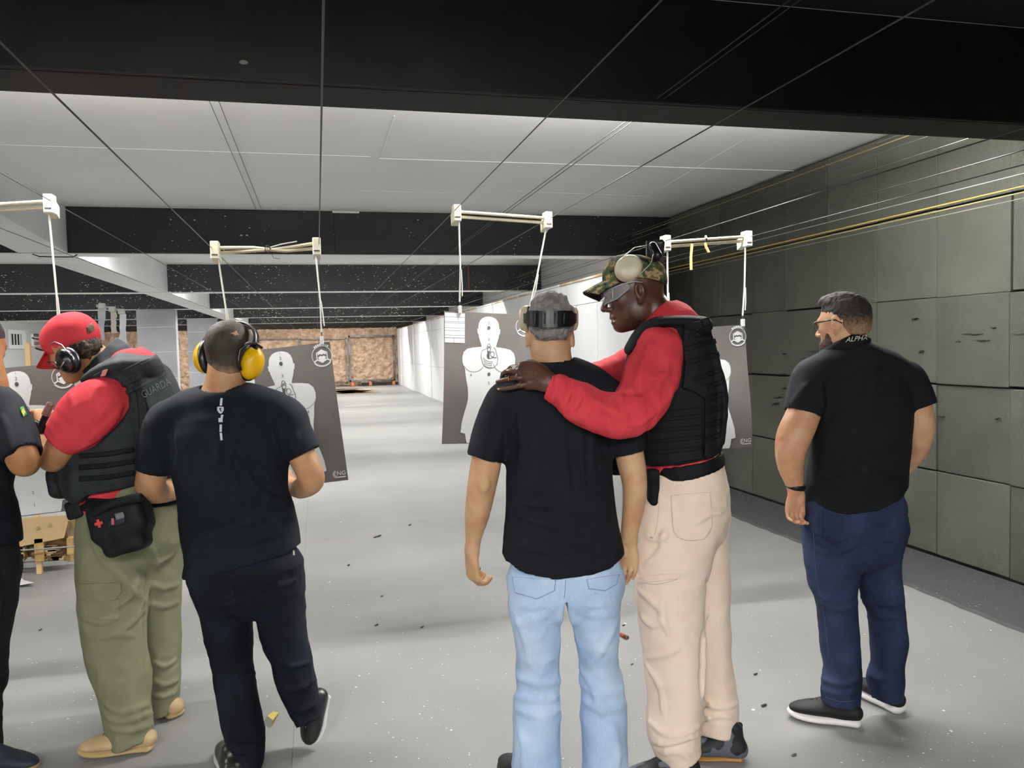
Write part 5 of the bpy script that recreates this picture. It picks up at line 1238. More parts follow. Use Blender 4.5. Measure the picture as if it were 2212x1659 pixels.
# ------------------------------------------------------------------ bearded man in black polo and dark jeans by the foam wall
m_skinB = skin_mat('skin_light', '#cf9f7c', '#bb8664')
def build_p6():
    s = Person('person', 3.18, (1850, 1555), 'bearded man in black polo shirt and dark blue jeans beside the foam wall')
    v = s.vol(1665, 2030, 620, 1130, -.24, .28, .0055, fy=((630, 770, .0038), (1040, 1122, .0035)), fx=((1680, 1755, .004),))
    ax = head_axes(-42, 4, 0); hc = s.p(1822, 700, .0); hs = .98; f, l, u = ax
    add_head(v, hc, ax, hs)
    v.tube(s.T([(1826, 715, .0, 36, 36), (1832, 745, 0, 38, 38), (1840, 775, 0, 48, 44)]), .02)
    v.tube(s.T([(1848, 800, 0, 95, 50), (1855, 900, 0, 90, 60), (1850, 1000, 0, 85, 62), (1850, 1090, 0, 88, 62)]), .02, w=(1, 0, 0))
    v.tube(s.T([(1755, 820, 0, 34), (1737, 890, -.02, 35.5), (1716, 940, -.04, 37, 34), (1708, 972, -.045, 33, 30), (1708, 1005, -.035, 28, 26), (1715, 1040, -.01, 20, 18), (1718, 1056, .0, 17, 15)]), .012)
    v.tube(s.T([(1955, 820, .0, 34), (1980, 880, -.02, 30.5), (1986, 930, -.01, 30, 29), (1976, 972, .05, 27, 26), (1950, 1005, .12, 22), (1925, 1030, .17, 17)]), .012)
    v.ell(s.p(1696, 978, -.075), (.022, .026, .014), None, .03)
    # left hand: palm towards the camera, thumb on the right, fingers half curled
    add_hand(v, s.p(1718, 1056, .0), (-.08, 1, .03), (-.35, .0, .94), (.94, .0, .35), 1.0, fcurl=((20, 42, 30), (26, 50, 34), (24, 48, 30), (18, 40, 26)), spread=3, thumb=(14, -6, 0))
    add_hand(v, s.p(1925, 1032, .17), (-.8, .5, .2), (.3, -.2, .9), (0, -.9, -.2), .9)
    s.emit(v, 'body', m_skinB)
    # hair, beard
    hv = s.vol(1760, 1895, 618, 760, -.16, .16, .004)
    def pt(a, b, d): return hc+(f*a+l*b+u*d)*hs
    hv.ell(pt(-.014, 0, .042), (.100*hs, .081*hs, .088*hs), ax, .02); hv.ell(pt(-.055, 0, -.01), (.05, .070, .06), ax, .02)
    hv.ell(pt(.02, 0, .09), (.075, .062, .042), ax, .02); hv.ell(pt(.05, 0, .09), (.035, .055, .028), ax, .02)
    hv.cut(hem_fn(3.1, [(1760, 652), (1776, 658), (1784, 684), (1800, 692), (1812, 690), (1822, 706), (1840, 724), (1870, 722), (1895, 715)]), .012)
    fp = pt(.082, 0, .0); hv.cut(lambda X, Y, Z: np.where((Y > fp[1]-.085), ((X-fp[0])*f[0]+(Y-fp[1])*f[1]+(Z-fp[2])*f[2])+.012, -.1), .01)
    hv.disp(lambda x, y, z: .006*vnoise(x*90, y*70, z*90)+.005*vnoise(x*200+3, y*150, z*200))
    m_hr = bpy.data.materials.new('fade_hair'); m_hr.use_nodes = True; nt = m_hr.node_tree; N = nt.nodes; b = N['Principled BSDF']; b.inputs['Roughness'].default_value = .8
    ge = N.new('ShaderNodeNewGeometry'); sp = N.new('ShaderNodeSeparateXYZ'); nt.links.new(ge.outputs['Position'], sp.inputs[0])
    n = N.new('ShaderNodeTexNoise'); n.inputs['Scale'].default_value = 90; n.inputs['Detail'].default_value = 4; nt.links.new(ge.outputs['Position'], n.inputs['Vector'])
    mr = N.new('ShaderNodeMapRange'); z0 = float((C0+R@s.p(1830, 722))[2]); z1 = float((C0+R@s.p(1830, 660))[2]); mr.inputs[1].default_value = z0; mr.inputs[2].default_value = z1; nt.links.new(sp.outputs[2], mr.inputs[0])
    ad = N.new('ShaderNodeMath'); ad.operation = 'MULTIPLY_ADD'; nt.links.new(n.outputs[0], ad.inputs[0]); ad.inputs[1].default_value = .7; nt.links.new(mr.outputs[0], ad.inputs[2])
    rp = N.new('ShaderNodeValToRGB'); rp.color_ramp.elements[0].position = .35; rp.color_ramp.elements[0].color = C('#a27c60'); rp.color_ramp.elements[1].position = 1.0; rp.color_ramp.elements[1].color = C('#1d1815'); nt.links.new(ad.outputs[0], rp.inputs[0]); nt.links.new(rp.outputs[0], b.inputs['Base Color'])
    s.emit(hv, 'hair', m_hr)
    bv = s.vol(1750, 1830, 690, 785, -.12, .14, .004)
    bv.ell(pt(.05, 0, -.085), (.052, .056, .045), ax, .015); bv.ell(pt(.075, 0, -.115), (.028, .03, .03), ax, .015); bv.ell(pt(.03, -.05, -.06), (.03, .016, .04), ax, .012); bv.ell(pt(.03, .05, -.06), (.03, .016, .04), ax, .012)
    bv.disp(lambda x, y, z: .006*vnoise(x*120, y*120, z*120))
    s.emit(bv, 'beard', mat('beard_dark', '#33241a', .85, '#5a4030', 50, .35, .65, 4, 1, 300, .004))
    # glasses
    gl = bpy.data.objects.new('glasses', None); COL.objects.link(gl); gl.parent = s.root; m_bk = mat('glasses_black', '#17171a', .3)
    for q in (-1, 1):
        s.mb(MB().tube([pt(.088, q*.062, .012), pt(.03, q*.082, .014), pt(-.006, q*.082, .012), pt(-.03, q*.076, -.004)], .0028, 6), 'temple_arm', m_bk, gl)
        s.mb(MB().tube([pt(.098-.006*(math.cos(t) > .6), q*.036+.027*math.cos(t)*1, .002+.018*math.sin(t)) for t in np.linspace(0, 6.2832, 18)], .002, 5, False), 'rim', m_bk, gl)
        s.mb(MB().add([pt(.097, q*.036+.026*math.cos(t), .002+.017*math.sin(t)) for t in np.linspace(0, 6.2832, 17)[:-1]], [tuple(range(16))]), 'lens', mat('spectacle_lens', '#5f686c', .1, alpha=.5), gl)
    # polo
    t = s.vol(1685, 2020, 715, 1130, -.22, .24, .006)
    t.tube(s.T([(1850, 815, 0, 104, 58), (1860, 850, 0, 110, 72), (1866, 900, 0, 102, 78), (1858, 960, 0, 104, 78), (1850, 1020, 0, 105, 78), (1848, 1060, 0, 104, 80), (1850, 1130, 0, 106, 80)]), .025, w=(1, 0, 0))
    t.tube(s.T([(1748, 824, -.0, 34, 42), (1785, 792, 0, 34, 44), (1820, 772, 0, 34, 46), (1848, 766, -.01, 34, 48), (1880, 776, 0, 32, 46), (1925, 800, 0, 32, 44), (1962, 828, 0, 34, 42)]), .03)
    t.tube(s.T([(1756, 816, 0, 42, 44), (1745, 850, -.01, 43, 44), (1736, 893, -.02, 40.5, 42)]), .02, flat1=True)
    t.tube(s.T([(1955, 820, .0, 40, 42), (1973, 850, -.01, 38, 42), (1987, 882, -.02, 36, 40)]), .02, flat1=True)
    t.tube(s.T([(1739, 880, -.02, 36.5), (1730, 905, -.02, 36.5)]), .002, 'sub', n=1, flat0=True); t.tube(s.T([(1985, 872, -.02, 31.5), (1991, 895, -.02, 31.5)]), .002, 'sub', n=1, flat0=True)
    t.tube(s.T([(1828, 725, 0, 40, 40), (1836, 768, 0, 42, 42)]), .005, 'sub', n=1)
    t.cut(hem_fn(3.04, [(1720, 1070), (1747, 1084), (1776, 1106), (1835, 1112), (1897, 1104), (1952, 1082), (1980, 1060)]))
    for fo in (((1760, 1050), (1820, 1035), (1880, 1045)), ((1765, 1068), (1830, 1058), (1900, 1068)), ((1880, 1020), (1920, 1040), (1948, 1045)), ((1790, 1020), (1850, 1000), (1880, 1025)), ((1745, 830), (1730, 850), (1715, 870)), ((1770, 830), (1775, 870), (1772, 890)), ((1890, 800), (1880, 870), (1885, 930)), ((1770, 1085), (1840, 1082), (1900, 1085))): t.fold(fo, .011, .0055, .018)
    t.wrinkle(.004, (8, 9, 8), 21, .002)
    to = s.emit(t, 'polo_shirt', cloth_mat('black_polo', '#101317', '#0c0f12', .85))
    # collar and black lanyard band with pale letters
    cv = s.vol(1770, 1895, 705, 780, -.16, .16, .0038)
    cv.tube(s.T([(1822, 748, .0, 52, 44), (1830, 738, 0, 47, 43), (1834, 724, 0, 45, 42)]), .006, w=(1, 0, -.25), flat1=True); cv.tube(s.T([(1826, 700, 0, 40, 38), (1832, 735, 0, 41, 39), (1834, 770, 0, 42, 40)]), .004, 'sub')
    cv.cut(top_fn(3.1, [(1770, 778), (1785, 764), (1800, 748), (1815, 736), (1840, 722), (1858, 716), (1872, 717), (1895, 716)]), .004); cv.cut(hem_fn(3.1, [(1770, 764), (1800, 764), (1830, 757), (1880, 741), (1895, 738)]), .004)
    co = s.emit(cv, 'collar_band', cloth_mat('collar_black', '#0c0d10'))
    vv, ff = text_geo('ALPHA', 15)
    vmin = min(a for a, _ in vv); pts = []
    for a, b in vv:
        x = 1828+(a-vmin)*1.02+b*.35; pts.append((x, 734.5-(x-1828)*.12-b*1.0))
    s.decal(cv, pts, ff, 'collar_letters', mat('letters_pale', '#c9c6b8', .7), None, .002)
    # jeans
    j = s.vol(1725, 1975, 1060, 1560, -.2, .24, .0062)
    j.tube(s.T([(1848, 1062, 0, 92, 66), (1848, 1095, 0, 104, 74), (1848, 1130, 0, 106, 78), (1846, 1160, 0, 98, 78)]), .02, w=(1, 0, 0))
    j.tube(s.T([(1796, 1140, -.0, 59, 70), (1795, 1190, 0, 54, 66), (1799, 1240, 0, 52, 60), (1805, 1285, 0, 43.5, 54), (1811, 1325, .01, 39.5, 48), (1814, 1385, .01, 40, 46), (1820, 1440, 0, 36, 44), (1817, 1475, 0, 41, 44), (1817, 1520, -.01, 38, 46)]), .008, flat1=True)
    j.tube(s.T([(1903, 1135, .02, 54, 70), (1896, 1180, .03, 44, 66), (1896, 1225, .03, 44, 60), (1903, 1280, .04, 40, 54), (1914, 1325, .05, 36, 48), (1919, 1390, .05, 35.5, 46), (1916, 1440, .05, 31, 44), (1912, 1470, .05, 36, 44), (1914, 1505, .05, 27, 42)]), .008, flat1=True)
    j.fold(((1852, 1110), (1852, 1170), (1851, 1225)), .008, .004, .012, 'sub')
    for fo in (((1750, 1140), (1800, 1165), (1846, 1152)), ((1755, 1160), (1800, 1180), (1845, 1175)), ((1752, 1180), (1790, 1195), (1843, 1180)), ((1858, 1150), (1900, 1150), (1932, 1140)), ((1860, 1170), (1900, 1168), (1930, 1160)), ((1768, 1285), (1805, 1300), (1845, 1285)), ((1772, 1300), (1810, 1315), (1846, 1305)), ((1862, 1290), (1900, 1305), (1940, 1300)), ((1880, 1325), (1915, 1335), (1948, 1330)), ((1775, 1465), (1815, 1480), (1855, 1465)), ((1778, 1490), (1815, 1500), (1854, 1490)), ((1880, 1460), (1910, 1468), (1945, 1460))): j.fold(fo, .009, .008, .012)
    j.wrinkle(.004, (9, 16, 9), 25, .003)
    j.tube(s.T([(1851, 1226, .02, 1.5, 130), (1853, 1260, .02, 5, 130), (1857, 1290, .02, 7, 130)]), .004, 'sub', w=(1, 0, 0))
    m_j = denim_mat('dark_denim', '#242d46', '#2e3853', '#1b2236')
    jo = s.emit(j, 'jeans', m_j)
    s.line(j, [(1757, 1150), (1762, 1230), (1768, 1270), (1780, 1330), (1790, 1420)], .0014, 'side_seam', mat('denim_light_seam', '#33456d', .9), jo)
    s.line(j, [(1784, 1506), (1818, 1516), (1852, 1512)], .0018, 'cuff_seam', mat('denim_light_seam', '#4b5f88', .9), jo)
    s.patch(j, [(1775, 1110), (1838, 1116), (1836, 1160), (1806, 1178), (1776, 1160)], .0025, 'back_pocket', m_j, jo)
    # trainers
    m_ws = mat('white_sole', '#e9e6e6', .5); m_sh = mat('trainer_black', '#0f1013', .7)
    a = gp(1862, 1571); b = gp(1701, 1548); shoe(s, 'shoe', a, b, .052, WUP, m_ws, m_sh, .042, .06, lace_m=m_sh, shaft=.26)
    a = gp(1948, 1545); b = gp(1846, 1490); shoe(s, 'shoe', a, b, .052, WUP, m_ws, m_sh, .042, .06, shaft=.26)
    # watch band, ring
    wc = s.p(1718, 1049, -.004); axw = _n(np.array([-.15, 1, .25])); e1w = _n(np.array([1, .15, 0])); e1w = _n(e1w-axw*np.dot(e1w, axw)); e2w = np.cross(axw, e1w)
    s.mb(MB().lathe([(.0375, -.010), (.041, -.008), (.041, .008), (.0375, .010)], wc, axw, e1w, e2w, 1, .9, 28), 'wrist_band', mat('band_black', '#101012', .4))
    rc = s.p(1707, 1092, -.005); s.mb(MB().tube([rc+np.array([.0105*math.cos(t), .001, .0105*math.sin(t)]) for t in np.linspace(0, 6.2832, 16)], .0017, 6, False), 'finger_ring', mat('gold_ring', '#d9a860', .25, metal=1))
    return s
P6 = build_p6()
# ------------------------------------------------------------------ man with yellow ear muffs
m_skinC = skin_mat('skin_brown', '#c5966f', '#b3805c')
def build_p3():
    s = Person('person', 3.05, (570, 1640), 'man in black t-shirt and navy jeans wearing bright yellow ear muffs')
    v = s.vol(285, 715, 680, 1120, -.24, .36, .0055, fy=((690, 840, .004), (1000, 1085, .004)), fx=((610, 660, .004),))
    ax = head_axes(22, 10, -4); hc = s.p(497, 764, .01); hs = 1.06; f, l, u = ax
    def pt(a, b, d): return hc+(f*a+l*b+u*d)*hs
    add_head(v, hc, ax, hs)
    v.tube(s.T([(492, 780, .0, 40, 40), (488, 815, -.01, 40, 40), (484, 845, -.0, 45, 44), (486, 870, .0, 60, 50)]), .02)
    v.tube(s.T([(490, 885, .0, 100, 50), (500, 1000, 0, 95, 62), (512, 1100, 0, 98, 62), (520, 1180, 0, 100, 62)]), .02, w=(1, 0, 0))
    v.tube(s.T([(365, 905, 0, 36), (338, 980, 0, 31), (328, 1025, -.01, 31, 31), (326, 1056, .01, 30, 29), (355, 1062, .10, 24), (395, 1055, .2, 19), (420, 1050, .24, 17)]), .012)
    v.tube(s.T([(615, 900, 0, 36), (650, 980, 0, 30), (670, 1022, -.01, 29, 29), (670, 1042, .02, 27, 27), (648, 1055, .12, 22), (630, 1050, .2, 17)]), .012)
    add_hand(v, s.p(632, 1052, .2), (-.45, -.7, .35), (.85, -.2, -.3), (-.2, -.3, .9), .95, (30, 40, 30), 3, (25, 20, 10))
    add_hand(v, s.p(420, 1050, .24), (.9, -.1, .3), (-.1, .2, -.9), (.1, -.9, -.1), .95, (40, 40, 30))
    s.emit(v, 'body', m_skinC)
    # cropped hair
    hv = s.vol(430, 570, 680, 830, -.16, .18, .0042)
    Xg, Yg, Zg = np.meshgrid(hv.x, hv.y, hv.z, indexing='ij'); hv.V = (v.sample(np.stack([Xg, Yg, Zg], -1))-.003).astype(np.float32)
    fp_ = pt(.055, 0, .06); hv.cut(lambda X, Y, Z: ((X-fp_[0])*f[0]+(Y-fp_[1])*f[1]+(Z-fp_[2])*f[2]), .02)
    hv.cut(hem_fn(2.95, [(430, 780), (448, 790), (462, 800), (490, 808), (520, 800), (545, 785), (570, 775)]), .004)
    hv.disp(lambda x, y, z: .0025*vnoise(x*160, y*160, z*160))
    m_hr = bpy.data.materials.new('cropped_hair'); m_hr.use_nodes = True; nt = m_hr.node_tree; N = nt.nodes; b = N['Principled BSDF']; b.inputs['Roughness'].default_value = .7
    ge = N.new('ShaderNodeNewGeometry'); sp = N.new('ShaderNodeSeparateXYZ'); nt.links.new(ge.outputs['Position'], sp.inputs[0])
    n = N.new('ShaderNodeTexNoise'); n.inputs['Scale'].default_value = 26; n.inputs['Detail'].default_value = 6; nt.links.new(ge.outputs['Position'], n.inputs['Vector'])
    mr = N.new('ShaderNodeMapRange'); mr.inputs[1].default_value = float((C0+R@s.p(490, 812))[2]); mr.inputs[2].default_value = float((C0+R@s.p(490, 765))[2]); nt.links.new(sp.outputs[2], mr.inputs[0])
    ad = N.new('ShaderNodeMath'); ad.operation = 'MULTIPLY_ADD'; nt.links.new(n.outputs[0], ad.inputs[0]); ad.inputs[1].default_value = .9; nt.links.new(mr.outputs[0], ad.inputs[2])
    rp = N.new('ShaderNodeValToRGB'); rp.color_ramp.elements[0].position = .45; rp.color_ramp.elements[0].color = C('#9c7858'); rp.color_ramp.elements[1].position = 1.25 if False else 1.0; rp.color_ramp.elements[1].color = C('#33291f'); nt.links.new(ad.outputs[0], rp.inputs[0]); nt.links.new(rp.outputs[0], b.inputs['Base Color'])
    s.emit(hv, 'hair', m_hr)
    scar = [(495, 722), (503, 718), (511, 714), (514, 720), (518, 725), (512, 724), (508, 726), (503, 722)]
    s.patch(hv, scar, .0012, 'scar', mat('scar_pink', '#b0826a', .6), None, .002, dmax=.03)
    # t-shirt
    t = s.vol(285, 705, 820, 1275, -.22, .24, .0065)
    t.tube(s.T([(488, 895, 0, 128, 62), (492, 940, 0, 132, 76), (497, 1000, 0, 125, 80), (503, 1070, 0, 119, 78), (512, 1120, 0, 124, 80), (523, 1180, 0, 125, 84), (526, 1280, 0, 124, 86)]), .03, w=(1, 0, 0))
    t.tube(s.T([(350, 918, 0, 34, 44), (392, 885, 0, 34, 46), (440, 866, 0, 32, 48), (482, 860, -.01, 32, 50), (540, 862, 0, 32, 48), (595, 880, 0, 34, 46), (628, 905, 0, 36, 44)]), .03)
    t.tube(s.T([(362, 910, 0, 44, 46), (345, 960, 0, 44, 46), (331, 1020, 0, 37, 42)]), .02, flat1=True)
    t.tube(s.T([(612, 902, 0, 44, 46), (636, 945, 0, 42, 46), (656, 981, 0, 36.5, 40)]), .02, flat1=True)
    t.tube(s.T([(334, 1005, 0, 32), (327, 1032, 0, 32)]), .002, 'sub', n=1, flat0=True); t.tube(s.T([(652, 972, 0, 31), (662, 992, 0, 31)]), .002, 'sub', n=1, flat0=True)
    t.tube(s.T([(487, 810, 0, 44, 43), (484, 848, -.006, 48, 47)]), .006, 'sub', n=1)
    t.cut(hem_fn(2.91, [(380, 1262), (405, 1251), (511, 1230), (608, 1203), (650, 1172), (670, 1150)]))
    for fo in (((505, 980), (530, 1050), (600, 1100)), ((520, 1000), (560, 1060), (620, 1090)), ((400, 1130), (480, 1100), (540, 1100)), ((395, 1145), (470, 1130), (560, 1105)), ((560, 1100), (600, 1110), (635, 1115)), ((470, 960), (480, 1010), (500, 1050)), ((385, 930), (390, 980), (378, 1020)), ((600, 930), (610, 960), (618, 990)), ((410, 1200), (500, 1180), (610, 1150)), ((350, 940), (345, 970), (350, 1000)), ((640, 940), (630, 960), (640, 975)), ((420, 1165), (500, 1150), (600, 1130))): t.fold(fo, .010, .0085, .014)
    t.wrinkle(.004, (8, 9, 8), 31, .002)
    to = s.emit(t, 'tshirt', cloth_mat('navy_black_tee', '#10161e', '#0c1118'))
    # print running down the spine: bars and a shield
    m_pr = mat('print_white', '#c9ccd2', .7)
    bars = [(478.5, 860, 477, 876, 5), (480, 896, 478.5, 905, 5), (476, 903, 476.5, 912, 9), (477, 917, 476.5, 933, 5), (477, 935, 478.5, 951, 5)]
    V = []; Fq = []
    for x0, y0, x1, y1, w in bars:
        b0 = len(V); V += [(x0-w/2, y0), (x0+w/2, y0), (x1+w/2, y1), (x1-w/2, y1)]; Fq.append((b0, b0+1, b0+2, b0+3))
    sh_ = [(469, 879), (476, 878), (483, 879), (483.5, 886), (480, 892), (476, 894), (472, 891), (469, 886)]; b0 = len(V); V += sh_; Fq.append(tuple(b0+i for i in range(8)))
    s.decal(t, V, Fq, 'spine_print', m_pr, to)
    s.decal(t, [(474, 881), (478, 881), (477, 885), (479, 890), (476, 888), (474, 884)], [(0, 1, 2, 3, 4, 5)], 'shield_mark', mat('print_dark_navy', '#1b2230', .8), to, .0035)
    # jeans
    j = s.vol(385, 725, 1130, 1690, -.25, .3, .0065)
    j.tube(s.T([(525, 1140, 0, 105, 66), (525, 1190, 0, 112, 74), (527, 1230, 0, 118, 80), (528, 1262, 0, 112, 80)]), .02, w=(1, 0, 0))
    j.tube(s.T([(474, 1240, .0, 64, 74), (485, 1306, 0, 54, 66), (495, 1375, -.0, 48, 58), (501, 1430, -.01, 41, 50), (509, 1480, -.03, 40, 48), (521, 1550, -.05, 42, 48), (530, 1600, -.07, 40, 48), (527, 1660, -.09, 37, 50)]), .008, flat1=True)
    j.tube(s.T([(592, 1225, .0, 62, 74), (603, 1300, 0, 53, 66), (611, 1360, .0, 47, 58), (628, 1420, .01, 42, 50), (640, 1470, .02, 39, 48), (655, 1515, .03, 34, 44), (668, 1558, .02, 24, 40)]), .008, flat1=True)
    for fo in (((440, 1270), (480, 1285), (530, 1275)), ((445, 1300), (490, 1305), (535, 1290)), ((560, 1270), (600, 1265), (640, 1255)), ((465, 1425), (500, 1435), (540, 1430)), ((465, 1450), (505, 1460), (548, 1455)), ((490, 1585), (520, 1600), (565, 1590)), ((495, 1620), (525, 1625), (560, 1620)), ((600, 1420), (630, 1440), (668, 1430)), ((605, 1480), (640, 1490), (680, 1470)), ((625, 1520), (650, 1535), (680, 1520))): j.fold(fo, .009, .008, .012)
    j.wrinkle(.004, (9, 16, 9), 35, .003)
    m_j = denim_mat('navy_denim', '#0e111a', '#141925', '#0a0d14'); jo = s.emit(j, 'jeans', m_j)
    s.patch(j, [(572, 1222), (640, 1205), (645, 1250), (612, 1272), (576, 1262)], .0025, 'back_pocket', m_j, jo); s.patch(j, [(425, 1262), (505, 1248), (508, 1290), (470, 1305), (432, 1296)], .0025, 'back_pocket', m_j, jo)
    s.strip(j, [(634, 1188), (635, 1200)], 4, .003, 'brand_tab', mat('tab_pale', '#b9b0ac', .8), jo)
    # shoes: left flat, right standing on its toe
    m_sh = mat('sneaker_black', '#14171a', .35, '#23281f', 12, spec=.5); m_ws = mat('sneaker_sole', '#d9d6d4', .5)
    a = cpt(505, gpy(505, 2.86), 2.86); b = a+R.T@np.array([-.06, .28, 0]); shoe(s, 'shoe', a, b, .05, WUP, m_ws, m_sh, .028, .06, shaft=.3)
    tz = gp(673, 1615)-WUP*-.012; hl = cpt(704, 1494, dg(673, 1615)+.06); upv = _n(np.cross(_n(tz-hl), np.array([0, 0, 1.]))); upv = -upv if upv[0] > 0 else upv; upv = _n(upv*.45+np.array([0, 0, -1.]))
    upv = _n(upv-_n(tz-hl)*np.dot(upv, _n(tz-hl)))
    shoe(s, 'shoe', hl, tz, .05, upv, m_ws, m_sh, .024, .05, shaft=.28, lace_m=mat('lace_white', '#c9c9c9', .6))
    # ear muffs
    em = bpy.data.objects.new('ear_muffs', None); COL.objects.link(em); em.parent = s.root
    m_y = mat('muff_yellow', '#f0bb00', .35, '#e6ae00', 5, spec=.5)
    for q, cpx, cpy, cdd in ((1, 546, 785, -.02), (-1, 441, 772, .03)):
        c = s.p(cpx, cpy, cdd); axv = _n(l*q*1.0+f*-.06) if q == 1 else _n(l*q)
        if q == 1: axv = _n(np.array([.72, .1, -.69]))
        else: axv = _n(np.array([-.93, .15, .32]))
        e2 = _n(u-axv*np.dot(u, axv)); e1 = np.cross(axv, e2)
        s.mb(MB().lathe([(.004, .046), (.018, .0445), (.029, .038), (.036, .027), (.040, .013), (.041, .002), (.036, -.004)], c-axv*.012, axv, e1, e2, 1.12, 1.62, 32), 'cup', m_y, em)
        s.mb(MB().lathe([(.034, .004), (.042, .002), (.0445, -.004), (.0445, -.014), (.040, -.022), (.030, -.025)], c-axv*.012, axv, e1, e2, 1.12, 1.6, 32), 'cushion', m_muffblack, em)
    # band over the crown
    V = []; Fc = []; n = 26
    A0, A1 = s.p(550, 752, -.05), s.p(436, 752, .04)
    for i in range(n+1):
        t_ = i/n; an = math.pi*t_; mid = (A0+A1)/2; ex = (A0-A1)/2
        p = mid+ex*math.cos(an)*.95+(-np.array([0, 1., 0])*.108+f*.05)*math.sin(an)**.8
        wv = _n(f*.9+np.array([0, .15, 0])); hw_ = .016-.004*math.sin(an)
        rad = _n(p-mid)
        for a_, b_ in ((-1, 0), (1, 0), (1, 1), (-1, 1)): V.append(p+wv*hw_*a_+rad*.007*b_)
    for i in range(n):
        for k_ in range(4): Fc.append((i*4+k_, i*4+(k_+1) % 4, i*4+4+(k_+1) % 4, i*4+4+k_))
    s.mb(MB().add(V, Fc), 'headband', m_muffblack, em)
    c = s.p(541, 760, -.075)
    s.mb(MB().tube([s.p(520, 800, -.07), s.p(515, 780, -.075), s.p(518, 756, -.07), s.p(535, 742, -.06), s.p(553, 742, -.05), s.p(566, 752, -.03)], .006, 8), 'yoke', m_muffblack, em)
    s.mb(MB().tube([s.p(438, 735, .02), s.p(437, 760, .02), s.p(440, 790, .03)], .005, 8), 'yoke', m_muffblack, em)
    return s
P3 = build_p3()
